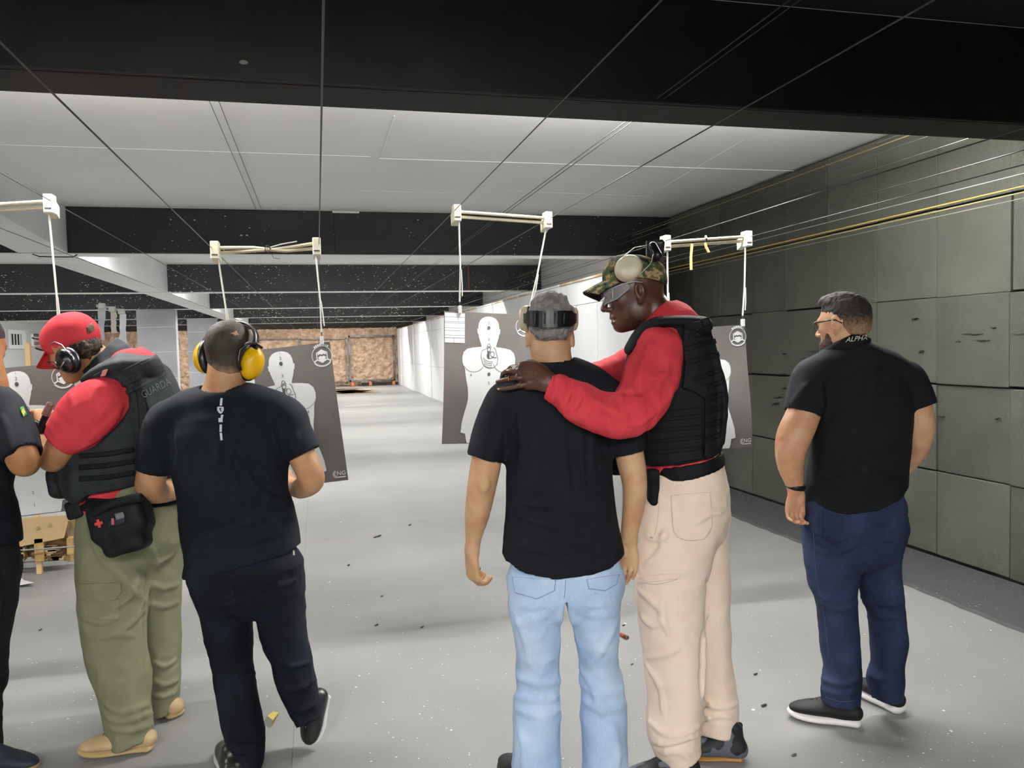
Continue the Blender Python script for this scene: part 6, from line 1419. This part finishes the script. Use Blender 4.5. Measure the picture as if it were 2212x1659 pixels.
# ------------------------------------------------------------------ instructor in red cap, black vest and green trousers
def build_p2():
    s = Person('person', 3.25, (290, 1600), 'man in red cap, red shirt, black vest and olive green cargo trousers')
    ax = head_axes(-68, 27, 0); hc = s.p(160, 752, -.02); hs = 1.05; f, l, u = ax
    def pt(a, b, d): return hc+(f*a+l*b+u*d)*hs
    v = s.vol(60, 420, 670, 1120, -.28, .34, .006, fy=((680, 820, .0042), (860, 960, .0042)), fx=((60, 130, .0042),))
    add_head(v, hc, ax, hs)
    v.tube(s.T([(182, 765, .0, 36, 36), (215, 785, .01, 37, 37), (250, 818, .02, 46, 50)]), .02)
    v.tube(s.T([(285, 850, .0, 80, 75), (268, 950, 0, 92, 85), (258, 1050, 0, 90, 85), (275, 1100, 0, 80, 80)]), .02, w=(1, 0, 0))
    v.tube(s.T([(222, 868, -.15, 40), (170, 915, -.19, 38), (135, 962, -.2, 32), (115, 992, -.17, 28, 28), (103, 978, -.06, 25), (97, 950, .04, 20), (95, 930, .09, 16)]), .012)
    v.tube(s.T([(330, 850, .2, 40), (240, 940, .26, 34), (150, 950, .26, 26), (100, 925, .2, 18)]), .012)
    add_hand(v, s.p(95, 930, .09), (-.25, -.85, .3), (.85, -.1, -.45), (-.3, -.2, .9), .95, (55, 60, 40), 2, (20, 20, 20))
    add_hand(v, s.p(104, 925, .19), (-.7, -.5, 0), (.3, -.6, .7), (0, -.5, -.8), .9, (50, 60, 40))
    s.emit(v, 'body', skin_mat('skin_warm', '#c28f66', '#ab7650'))
    hv = s.vol(140, 250, 690, 800, -.16, .14, .0045)
    hv.ell(pt(-.03, 0, .012), (.085*hs, .08*hs, .075*hs), ax, .02); hv.ell(pt(-.06, 0, -.03), (.045, .062, .05), ax, .02)
    hv.cut(lambda X, Y, Z: (X-s.p(165, 0)[0])*-1.0, .02); hv.cut(top_fn(3.16, [(70, 760), (110, 757), (150, 747), (185, 735), (205, 716), (214, 700), (230, 690)]), .01)
    hv.disp(lambda x, y, z: .010*vnoise(x*80, y*60, z*80)+.008*vnoise(x*170+3, y*140, z*170))
    s.emit(hv, 'hair', mat('brown_hair', '#2b2119', .8, '#77685a', 45, .45, .75, 5, 1, 300, .006))
    # red shirt
    t = s.vol(80, 420, 745, 1100, -.32, .32, .0065)
    t.tube(s.T([(296, 805, .02, 50, 80), (285, 850, .0, 72, 90), (266, 920, 0, 92, 96), (255, 1000, 0, 108, 98), (262, 1050, 0, 100, 94), (274, 1084, 0, 88, 84)]), .02, w=(1, 0, 0))
    t.tube(s.T([(226, 862, -.15, 56, 50), (200, 885, -.18, 63, 52), (165, 920, -.2, 56, 48), (130, 956, -.205, 36, 40)]), .025, flat1=True)
    t.tube(s.T([(318, 850, .19, 44, 44), (250, 925, .25, 42, 42)]), .02, flat1=True)
    t.tube(s.T([(312, 772, .12, 12, 36), (332, 784, .16, 12, 36)]), .02)
    t.tube(s.T([(138, 950, -.2, 33), (122, 968, -.2, 33)]), .002, 'sub', n=1, flat0=True)
    t.fold(((255, 900), (210, 945), (175, 965)), .010, .006, .014); t.fold(((262, 880), (230, 915), (190, 950)), .010, .006, .014); t.fold(((150, 850), (165, 890), (150, 930)), .010, .005, .016); t.fold(((215, 830), (200, 870), (215, 900)), .012, .005, .018)
    t.wrinkle(.004, (9, 10, 9), 41, .002)
    sh = s.emit(t, 'red_shirt', m_red)
    # vest
    w = s.vol(100, 420, 740, 1095, -.26, .3, .006)
    w.tube(s.T([(300, 796, .03, 38, 92), (294, 834, .02, 68, 104), (276, 884, 0, 94, 108), (260, 940, 0, 114, 110), (250, 1000, 0, 126, 110), (252, 1040, 0, 122, 108), (258, 1075, 0, 112, 106)]), .02, w=(1, 0, 0))
    w.tube(s.T([(190, 822, -.14, 12, 30), (225, 802, -.13, 18, 34), (275, 790, -.11, 20, 44), (320, 790, -.08, 22, 50)]), .02)
    w.tube(s.T([(330, 800, .0, 14, 80), (350, 850, 0, 14, 90), (358, 920, 0, 14, 92)]), .015, w=(1, 0, 0))
    w.tube(s.T([(228, 860, -.26, 60, 66), (200, 885, -.26, 66, 62), (165, 920, -.25, 60, 56)]), .012, 'sub')
    w.tube(s.T([(190, 760, 0, 46, 46), (225, 790, .01, 48, 48), (255, 815, .02, 50, 50)]), .01, 'sub')
    w.cut(hem_fn(3.07, [(90, 1035), (115, 1040), (130, 1075), (160, 1085), (200, 1066), (260, 1058), (300, 1045), (420, 1020)]))
    w.tube(s.T([(128, 1020, -.08, 18, 40), (134, 1058, -.08, 20, 40)]), .015); w.tube(s.T([(168, 1030, -.17, 20, 24), (172, 1066, -.17, 20, 24)]), .015)
    w.wrinkle(.004, (8, 12, 8), 43, .002)
    m_v2 = cloth_mat('vest_charcoal', '#202427', '#2a2e30', .7, 30, .35, 260)
    vo = s.emit(w, 'tactical_vest', m_v2)
    bp = s.patch(w, [(262, 800), (338, 764), (358, 795), (374, 835), (382, 872), (372, 960), (300, 975), (282, 900), (276, 850)], .012, 'back_panel', m_v2, vo, .004, dmax=.2)
    m_gy = cloth_mat('vest_grey', '#2c3131', '#262a2b', .7)
    s.patch(w, [(250, 812), (334, 772), (340, 790), (262, 832)], .015, 'drag_handle', m_gy, bp, .003)
    s.strip(w, [(262, 832), (352, 790)], 12, .016, 'webbing_strap', m_gy, bp, .003); s.strip(w, [(270, 850), (310, 830), (358, 806)], 9, .016, 'webbing_strap', m_gy, bp, .003)
    pp = s.patch(w, [(304, 838), (359, 810), (379, 854), (322, 887)], .0165, 'name_patch', cloth_mat('patch_dark', '#1c2122', '#22282a', .8), bp, .003, dmax=.2)
    s.line(w, [(312, 866), (370, 834)], .0016, 'patch_seam', m_gy, pp, .018)
    vv, ff = text_geo('GUARDA', 17); e1 = np.array([55, -28.]); e1 /= np.linalg.norm(e1); e2 = np.array([-.41, -.91])
    s.decal(w, [tuple(np.array([337, 839])+e1*a*.98+e2*b*1.35) for a, b in vv], ff, 'patch_letters', mat('letters_grey', '#565d5c', .8), pp, .019)
    for y in (985, 1010, 1035): s.strip(w, [(170, y), (230, y-4), (290, y-14)], 11, .008, 'webbing_strap', m_web, vo, .003)
    s.strip(w, [(178, 838), (205, 815), (232, 800)], 10, .01, 'shoulder_buckle', m_gy, vo, .003)
    s.patch(w, [(222, 800), (234, 797), (228, 812), (216, 814)], .012, 'pink_tag', mat('tag_pink', '#d98a86', .8), vo, .003)
    # collar
    cv = s.vol(165, 315, 715, 830, -.18, .2, .0042)
    cv.tube(s.T([(250, 798, .01, 56, 56), (232, 782, .01, 52, 52), (215, 768, .0, 50, 48)]), .006, flat1=True); cv.tube(s.T([(190, 745, 0, 44, 43), (222, 775, .01, 45, 44), (255, 805, .015, 46, 46)]), .004, 'sub')
    cv.wrinkle(.006, (14, 20, 14), 5, .003)
    s.emit(cv, 'collar', cloth_mat('collar_charcoal', '#2a2c30', '#1d1f23', .8))
    # trousers
    g = s.vol(150, 420, 1050, 1640, -.26, .4, .0065)
    g.tube(s.T([(280, 1060, .0, 92, 88), (282, 1100, .02, 104, 94), (282, 1150, .03, 108, 96)]), .02, w=(1, 0, 0))
    g.tube(s.T([(243, 1140, -.04, 70, 76), (242, 1205, -.05, 70, 72), (243, 1280, -.06, 70, 66), (246, 1345, -.07, 66, 62), (251, 1409, -.08, 62, 58), (265, 1461, -.09, 58, 56), (271, 1515, -.1, 51, 54), (279, 1560, -.11, 49, 52), (289, 1606, -.12, 40, 48)]), .012, flat1=True)
    g.tube(s.T([(335, 1140, .1, 58, 76), (335, 1230, .12, 52, 70), (337, 1320, .14, 47, 62), (343, 1395, .16, 44, 58), (346, 1440, .165, 38, 54), (350, 1480, .17, 36, 52), (354, 1534, .17, 27, 46)]), .01, flat1=True)
    g.fold(((318, 1240), (312, 1330), (318, 1440)), .012, .006, .014, 'sub')
    for fo in (((190, 1130), (215, 1200), (270, 1260)), ((300, 1250), (280, 1290), (255, 1310)), ((310, 1180), (330, 1215), (370, 1200)), ((255, 1240), (290, 1280), (312, 1300)), ((180, 1330), (215, 1345), (250, 1335)), ((225, 1380), (255, 1370), (290, 1375)), ((310, 1320), (280, 1350), (262, 1365)), ((320, 1300), (350, 1310), (385, 1300)), ((325, 1260), (350, 1270), (384, 1262)), ((222, 1515), (260, 1540), (320, 1520)), ((226, 1545), (265, 1560), (328, 1540)), ((240, 1575), (280, 1580), (328, 1565)), ((330, 1430), (355, 1440), (382, 1425)), ((330, 1470), (355, 1480), (384, 1468)), ((330, 1500), (352, 1505), (378, 1495)), ((300, 1160), (330, 1190), (340, 1230))): g.fold(fo, .009, .010, .012)
    g.wrinkle(.0045, (10, 13, 10), 45, .003)
    m_g = cloth_mat('olive_ripstop', '#84866a', '#7a7c60', .85, 9, .25, 300)
    go = s.emit(g, 'trousers', m_g)
    s.patch(g, [(168, 1262), (262, 1258), (263, 1280), (248, 1298), (185, 1300), (170, 1284)], .006, 'pocket_flap', m_g, go, dmax=.15); s.patch(g, [(172, 1296), (258, 1294), (258, 1340), (184, 1338)], .0035, 'cargo_pocket', m_g, go, dmax=.15)
    bl = s.vol(165, 410, 1035, 1130, -.24, .28, .006); bl.tube(s.T([(276, 1050, .0, 104, 99), (284, 1112, .02, 114, 102)]), .01, w=(1, 0, 0), n=1)
    bl.cut(hem_fn(3.07, [(150, 1108), (200, 1106), (290, 1104), (420, 1100)])); bl.cut(top_fn(3.07, [(150, 1072), (230, 1078), (300, 1074), (420, 1060)])); s.emit(bl, 'belt', m_web)
    # first aid pouch
    pv = s.vol(180, 345, 1055, 1215, -.4, -.08, .0045)
    an = math.radians(-15); A = (np.array([math.cos(an), math.sin(an), 0]), np.array([-math.sin(an), math.cos(an), 0]), np.array([0, 0, 1.]))
    pv.box(s.p(260, 1117, -.25), (.107, .074, .06), A, .03); pv.box(s.p(270, 1148, -.25), (.084, .082, .05), A, .03, .03)
    pv.tube(s.T([(205, 1108, -.31, 8), (245, 1088, -.315, 8), (300, 1075, -.31, 8)]), .008)
    pv.wrinkle(.005, (12, 16, 12), 9, .002)
    m_po = cloth_mat('pouch_black', '#0e1012', '#15181a', .6, 30, .3, 260)
    po = s.emit(pv, 'first_aid_pouch', m_po)
    cx_, cy_ = 213, 1131
    V = []; Fq = []
    for (a0, b0, a1, b1) in ((-3.2, -9, 3.2, 9), (-9, -3.2, 9, 3.2)):
        b = len(V)
        for (xx, yy) in ((a0, b0), (a1, b0), (a1, b1), (a0, b1)): V.append((cx_+xx*math.cos(an)-yy*math.sin(an), cy_+xx*math.sin(an)+yy*math.cos(an)))
        Fq.append((b, b+1, b+2, b+3))
    s.decal(pv, V, Fq, 'red_cross', mat('cross_red', '#c9443c', .7), po, .003)
    s.patch(pv, [(247, 1110), (266, 1105), (270, 1118), (251, 1124)], .006, 'buckle', mat('buckle_grey', '#6a6d72', .35), po, .003)
    s.patch(pv, [(233, 1124), (268, 1116), (270, 1130), (236, 1138)], .003, 'clear_window', mat('window_navy', '#20242e', .3), po, .003)
    s.decal(pv, [(240, 1120), (246, 1119), (247, 1133), (241, 1134)], [(0, 1, 2, 3)], 'pink_strip', mat('strip_pink', '#b9576a', .6), po, .005)
    s.line(pv, [(225, 1146), (262, 1138), (318, 1122)], .0022, 'flap_seam', m_gy, po)
    rv = s.vol(140, 195, 1070, 1130, -.3, .0, .0045); rv.box(s.p(166, 1100, -.12), (.034, .036, .03), A, .012); rv.tube(s.T([(184, 1075, -.1, 10), (190, 1115, -.1, 12)]), .01); s.emit(rv, 'side_holster', m_po)
    # boots
    m_bt = mat('sand_suede', '#cbb088', .85, '#bfa27a', 14, bump=.3, bscale=300); m_bs = mat('sand_sole', '#bb9f72', .8)
    shoe(s, 'boot', gp(338, 1618), gp(168, 1634), .055, WUP, m_bs, m_bt, .034, .07, lace_m=mat('lace_brown', '#7a6244', .8), tread=True, shaft=.32)
    a = gp(388, 1553); shoe(s, 'boot', a, a+R.T@np.array([-.2, .22, 0]), .055, WUP, m_bs, m_bt, .034, .06, tread=True, shaft=.35)
    # cap, goggles, ear muff
    cap = bpy.data.objects.new('red_cap', None); COL.objects.link(cap); cap.parent = s.root
    m_cap = cloth_mat('cap_red', '#d4434b', '#c93b44', .85, 10)
    cv = s.vol(80, 225, 660, 780, -.18, .16, .0045)
    cv.ell(pt(-.006, 0, .046), (.110*hs, .097*hs, .096*hs), ax, .02); cv.ell(pt(.05, 0, .06), (.055, .075, .06), ax, .03)
    cv.cut(hem_fn(3.16, [(70, 772), (110, 765), (150, 754), (185, 741), (212, 722), (230, 700)]), .006)
    cv.wrinkle(.003, (14, 14, 14), 3)
    s.emit(cv, 'crown', m_cap, cap)
    V = []; nu, nv_ = 14, 8
    for i in range(nu+1):
        q = -1+2*i/nu
        for j_ in range(nv_+1):
            t_ = j_/nv_; V.append(pt(.085-.03*q*q+.095*t_*(1-.3*q*q), q*.082, .03-.03*t_-.022*q*q))
    ob = s.mb(MB().add(V, [(i*(nv_+1)+j_, i*(nv_+1)+j_+1, (i+1)*(nv_+1)+j_+1, (i+1)*(nv_+1)+j_) for i in range(nu) for j_ in range(nv_)]), 'brim', m_cap, cap); md = ob.modifiers.new('th', 'SOLIDIFY'); md.thickness = .003
    s.patch(cv, [(186, 706), (198, 697), (208, 700), (210, 712), (190, 722)], .003, 'adjuster_gap', mat('hair_gap', '#6b5a4c', .9, '#3a2c22', 60), cap, .003, dmax=.04)
    gg = bpy.data.objects.new('goggles', None); COL.objects.link(gg); gg.parent = s.root
    rows = [(pt(.122-.035*q*q*1.0, q*.088, .052-.01*q*q), pt(.112-.032*q*q, q*.092, .095-.012*q*q)) for q in np.linspace(-1, 1, 13)]
    s.mb(MB().add([p for r in rows for p in r], [(2*i, 2*i+1, 2*i+3, 2*i+2) for i in range(12)]), 'lens', mat('goggle_smoke', '#8f8480', .15, alpha=.6, spec=.8), gg)
    for k_ in (0, 1): s.mb(MB().tube([r[k_] for r in rows], .0035, 6), 'frame', mat('goggle_frame_dark', '#2b2422', .4), gg)
    em = bpy.data.objects.new('ear_muffs', None); COL.objects.link(em); em.parent = s.root
    m_mc = mat('muff_graphite', '#15171a', .25, spec=.6)
    for cpt_, axv in ((s.p(146, 779, -.125), _n(np.array([-.38, .12, -.9]))), (pt(.0, .085, -.02), _n(l))):
        e2 = _n(u-axv*np.dot(u, axv)); e1 = np.cross(axv, e2)
        s.mb(MB().lathe([(.004, .034), (.022, .033), (.026, .028), (.034, .027), (.043, .018), (.046, .004), (.043, -.004)], cpt_, axv, e1, e2, .95, 1.15, 28), 'cup', m_mc, em)
        s.mb(MB().lathe([(.040, .002), (.048, -.004), (.049, -.016), (.044, -.026), (.034, -.03)], cpt_, axv, e1, e2, .95, 1.15, 28), 'cushion', m_muffblack, em)
    s.mb(MB().tube([s.p(155, 768, -.16), s.p(143, 757, -.15), s.p(134, 745, -.13), s.p(118, 738, -.12), s.p(108, 744, -.11)], .0022, 6), 'wire_arm', mat('muff_wire', '#c9c9c6', .3, metal=.9), em)
    s.mb(MB().tube([s.p(132, 793, -.165), s.p(138, 782, -.17)], .003, 6), 'silver_trim', mat('trim_silver', '#a9adb0', .3, metal=.7), em)
    s.mb(MB().tube([s.p(104, 782, -.1), s.p(108, 791, -.13), s.p(128, 797, -.16), s.p(120, 783, -.15), s.p(104, 782, -.1)], .0028, 6), 'microphone_loop', m_muffblack, em)
    # watch and pistol
    s.mb(MB().tube([s.p(98, 940, .05)+np.array([.037*math.cos(t), .012*math.sin(t), .035*math.sin(t)]) for t in np.linspace(0, 6.2832, 20)], .007, 6, False), 'watch', mat('band_black', '#101012', .4))
    hgp = to_world(s.p(92, 905, .06)); hg = empty('handgun', hgp, 'black handgun with pale slide held by the man in the red cap', 'handgun')
    def bx(nm, c, r, m):
        n_ = Vol(c-.12, c+.12, .004); B_ = (_n(np.array([.45, -.89, .05])), _n(np.array([.89, .45, 0])), np.array([0, 0, 1.])); n_.box(c, r, B_, .004)
        P_, Q_ = n_.mesh(nm); link(nm, mesh_np(nm, to_world(P_)-hgp, Q_), m, hg, True)
    bx('slide', s.p(104, 884, .0), (.03, .014, .012), mat('slide_pale', '#b98f88', .4, metal=.3)); bx('frame', s.p(96, 905, .01), (.035, .012, .011), mat('gun_black', '#17181a', .45)); bx('grip', s.p(84, 921, .02), (.018, .032, .016), mat('gun_black', '#17181a', .45))
    return s
P2 = build_p2()
# ------------------------------------------------------------------ man cut by the left edge of the picture
def build_p1():
    s = Person('person', 3.0, (-20, 1640), 'man in black t-shirt cut off by the left edge, green and yellow sleeve flag')
    v = s.vol(-160, 110, 640, 1080, -.26, .36, .007, fx=((-20, 100, .005),))
    ax = head_axes(10, 15, 0); hc = s.p(-48, 745, .02); add_head(v, hc, ax, 1.0)
    v.tube(s.T([(-42, 765, 0, 38, 38), (-36, 800, 0, 40, 40), (-36, 840, 0, 50, 46)]), .02)
    v.tube(s.T([(-55, 870, 0, 80, 50), (-60, 1000, 0, 75, 60), (-60, 1070, 0, 75, 60)]), .02, w=(1, 0, 0))
    v.tube(s.T([(-5, 880, -.03, 36), (30, 940, -.07, 35), (47, 985, -.1, 33, 33), (54, 1000, -.08, 30), (62, 985, .04, 26), (66, 965, .16, 20), (60, 950, .24, 16)]), .012)
    v.tube(s.T([(-120, 880, -.03, 36), (-145, 980, -.05, 33)]), .012)
    add_hand(v, s.p(60, 950, .24), (-.3, -.4, .7), (.7, -.6, .2), (-.5, -.5, .5), .95, (40, 50, 30))
    s.emit(v, 'body', skin_mat('skin_tan2', '#b98457', '#a37148'))
    hv = s.vol(-125, 25, 640, 790, -.16, .2, .006); f, l, u = ax
    hv.ell(hc-f*.012+u*.038, (.1, .082, .088), ax, .02); hv.cut(hem_fn(2.95, [(-130, 755), (30, 755)]), .02); s.emit(hv, 'hair', mat('hair_black', '#1a1614', .7, bump=.5))
    t = s.vol(-170, 105, 800, 1210, -.22, .24, .0068)
    t.tube(s.T([(-55, 875, 0, 88, 56), (-60, 930, 0, 88, 74), (-66, 1000, 0, 90, 78), (-74, 1060, 0, 92, 76), (-66, 1130, 0, 100, 80), (-64, 1215, 0, 102, 82)]), .025, w=(1, 0, 0))
    t.tube(s.T([(-120, 885, 0, 32, 42), (-60, 850, 0, 32, 46), (-15, 862, 0, 34, 44), (5, 885, -.02, 36, 44)]), .025)
    t.tube(s.T([(0, 880, -.03, 42, 44), (26, 930, -.06, 44, 44), (50, 985, -.1, 38.5, 42)]), .02, flat1=True); t.tube(s.T([(45, 975, -.095, 34.5), (54, 996, -.1, 34.5)]), .002, 'sub', n=1, flat0=True)
    t.tube(s.T([(-40, 790, 0, 44, 43), (-38, 838, -.006, 46, 46)]), .006, 'sub', n=1)
    t.cut(hem_fn(2.88, [(-180, 1190), (40, 1184), (110, 1180)]))
    for fo in (((5, 900), (20, 940), (25, 985)), ((-20, 1000), (-40, 1040), (0, 1080)), ((-30, 1120), (0, 1130), (28, 1140))): t.fold(fo, .011, .006, .016)
    t.wrinkle(.004, (8, 9, 8), 51, .002)
    to = s.emit(t, 'tshirt', m_black_tee)
    fp = s.patch(t, [(42, 880), (51, 877), (59, 896), (50, 902)], .003, 'sleeve_flag', mat('flag_green', '#3f8f45', .8), to, .003, dmax=.07)
    s.decal(t, [(50, 881), (55, 890), (51, 898), (46, 889)], [(0, 1, 2, 3)], 'flag_diamond', mat('flag_yellow', '#c9b84a', .8), fp, .006)
    g = s.vol(-170, 60, 1150, 1680, -.22, .26, .007)
    g.tube(s.T([(-62, 1160, 0, 88, 74), (-62, 1230, 0, 98, 80), (-62, 1260, 0, 92, 80)]), .02, w=(1, 0, 0))
    g.tube(s.T([(-24, 1230, 0, 58, 72), (-32, 1310, 0, 56, 64), (-40, 1390, 0, 50, 56), (-38, 1440, .01, 48, 50), (-38, 1470, .01, 50, 48), (-45, 1500, .01, 42, 46), (-45, 1630, .0, 42, 46)]), .01, flat1=True)
    g.tube(s.T([(-110, 1230, 0, 58, 72), (-116, 1400, 0, 48, 56), (-118, 1630, .0, 42, 46)]), .01, flat1=True)
    for fo in (((-30, 1440), (-10, 1455), (10, 1450)), ((-20, 1200), (0, 1280), (-5, 1340))): g.fold(fo, .009, .010, .012)
    g.wrinkle(.004, (9, 14, 9), 55, .003); s.emit(g, 'trousers', cloth_mat('charcoal_trousers', '#17191b', '#1e2022', .85))
    m_sh = mat('navy_shoe', '#1d2938', .6, '#26303d', 9); shoe(s, 'shoe', gp(-70, 1660), gp(86, 1664), .05, WUP, mat('tan_sole', '#a98d5e', .7), m_sh, .026, .06, shaft=.3); a = gp(-150, 1650); shoe(s, 'shoe', a, a+R.T@np.array([-.05, .27, 0]), .05, WUP, mat('tan_sole', '#a98d5e', .7), m_sh, .026, .09)
    return s
P1 = build_p1()
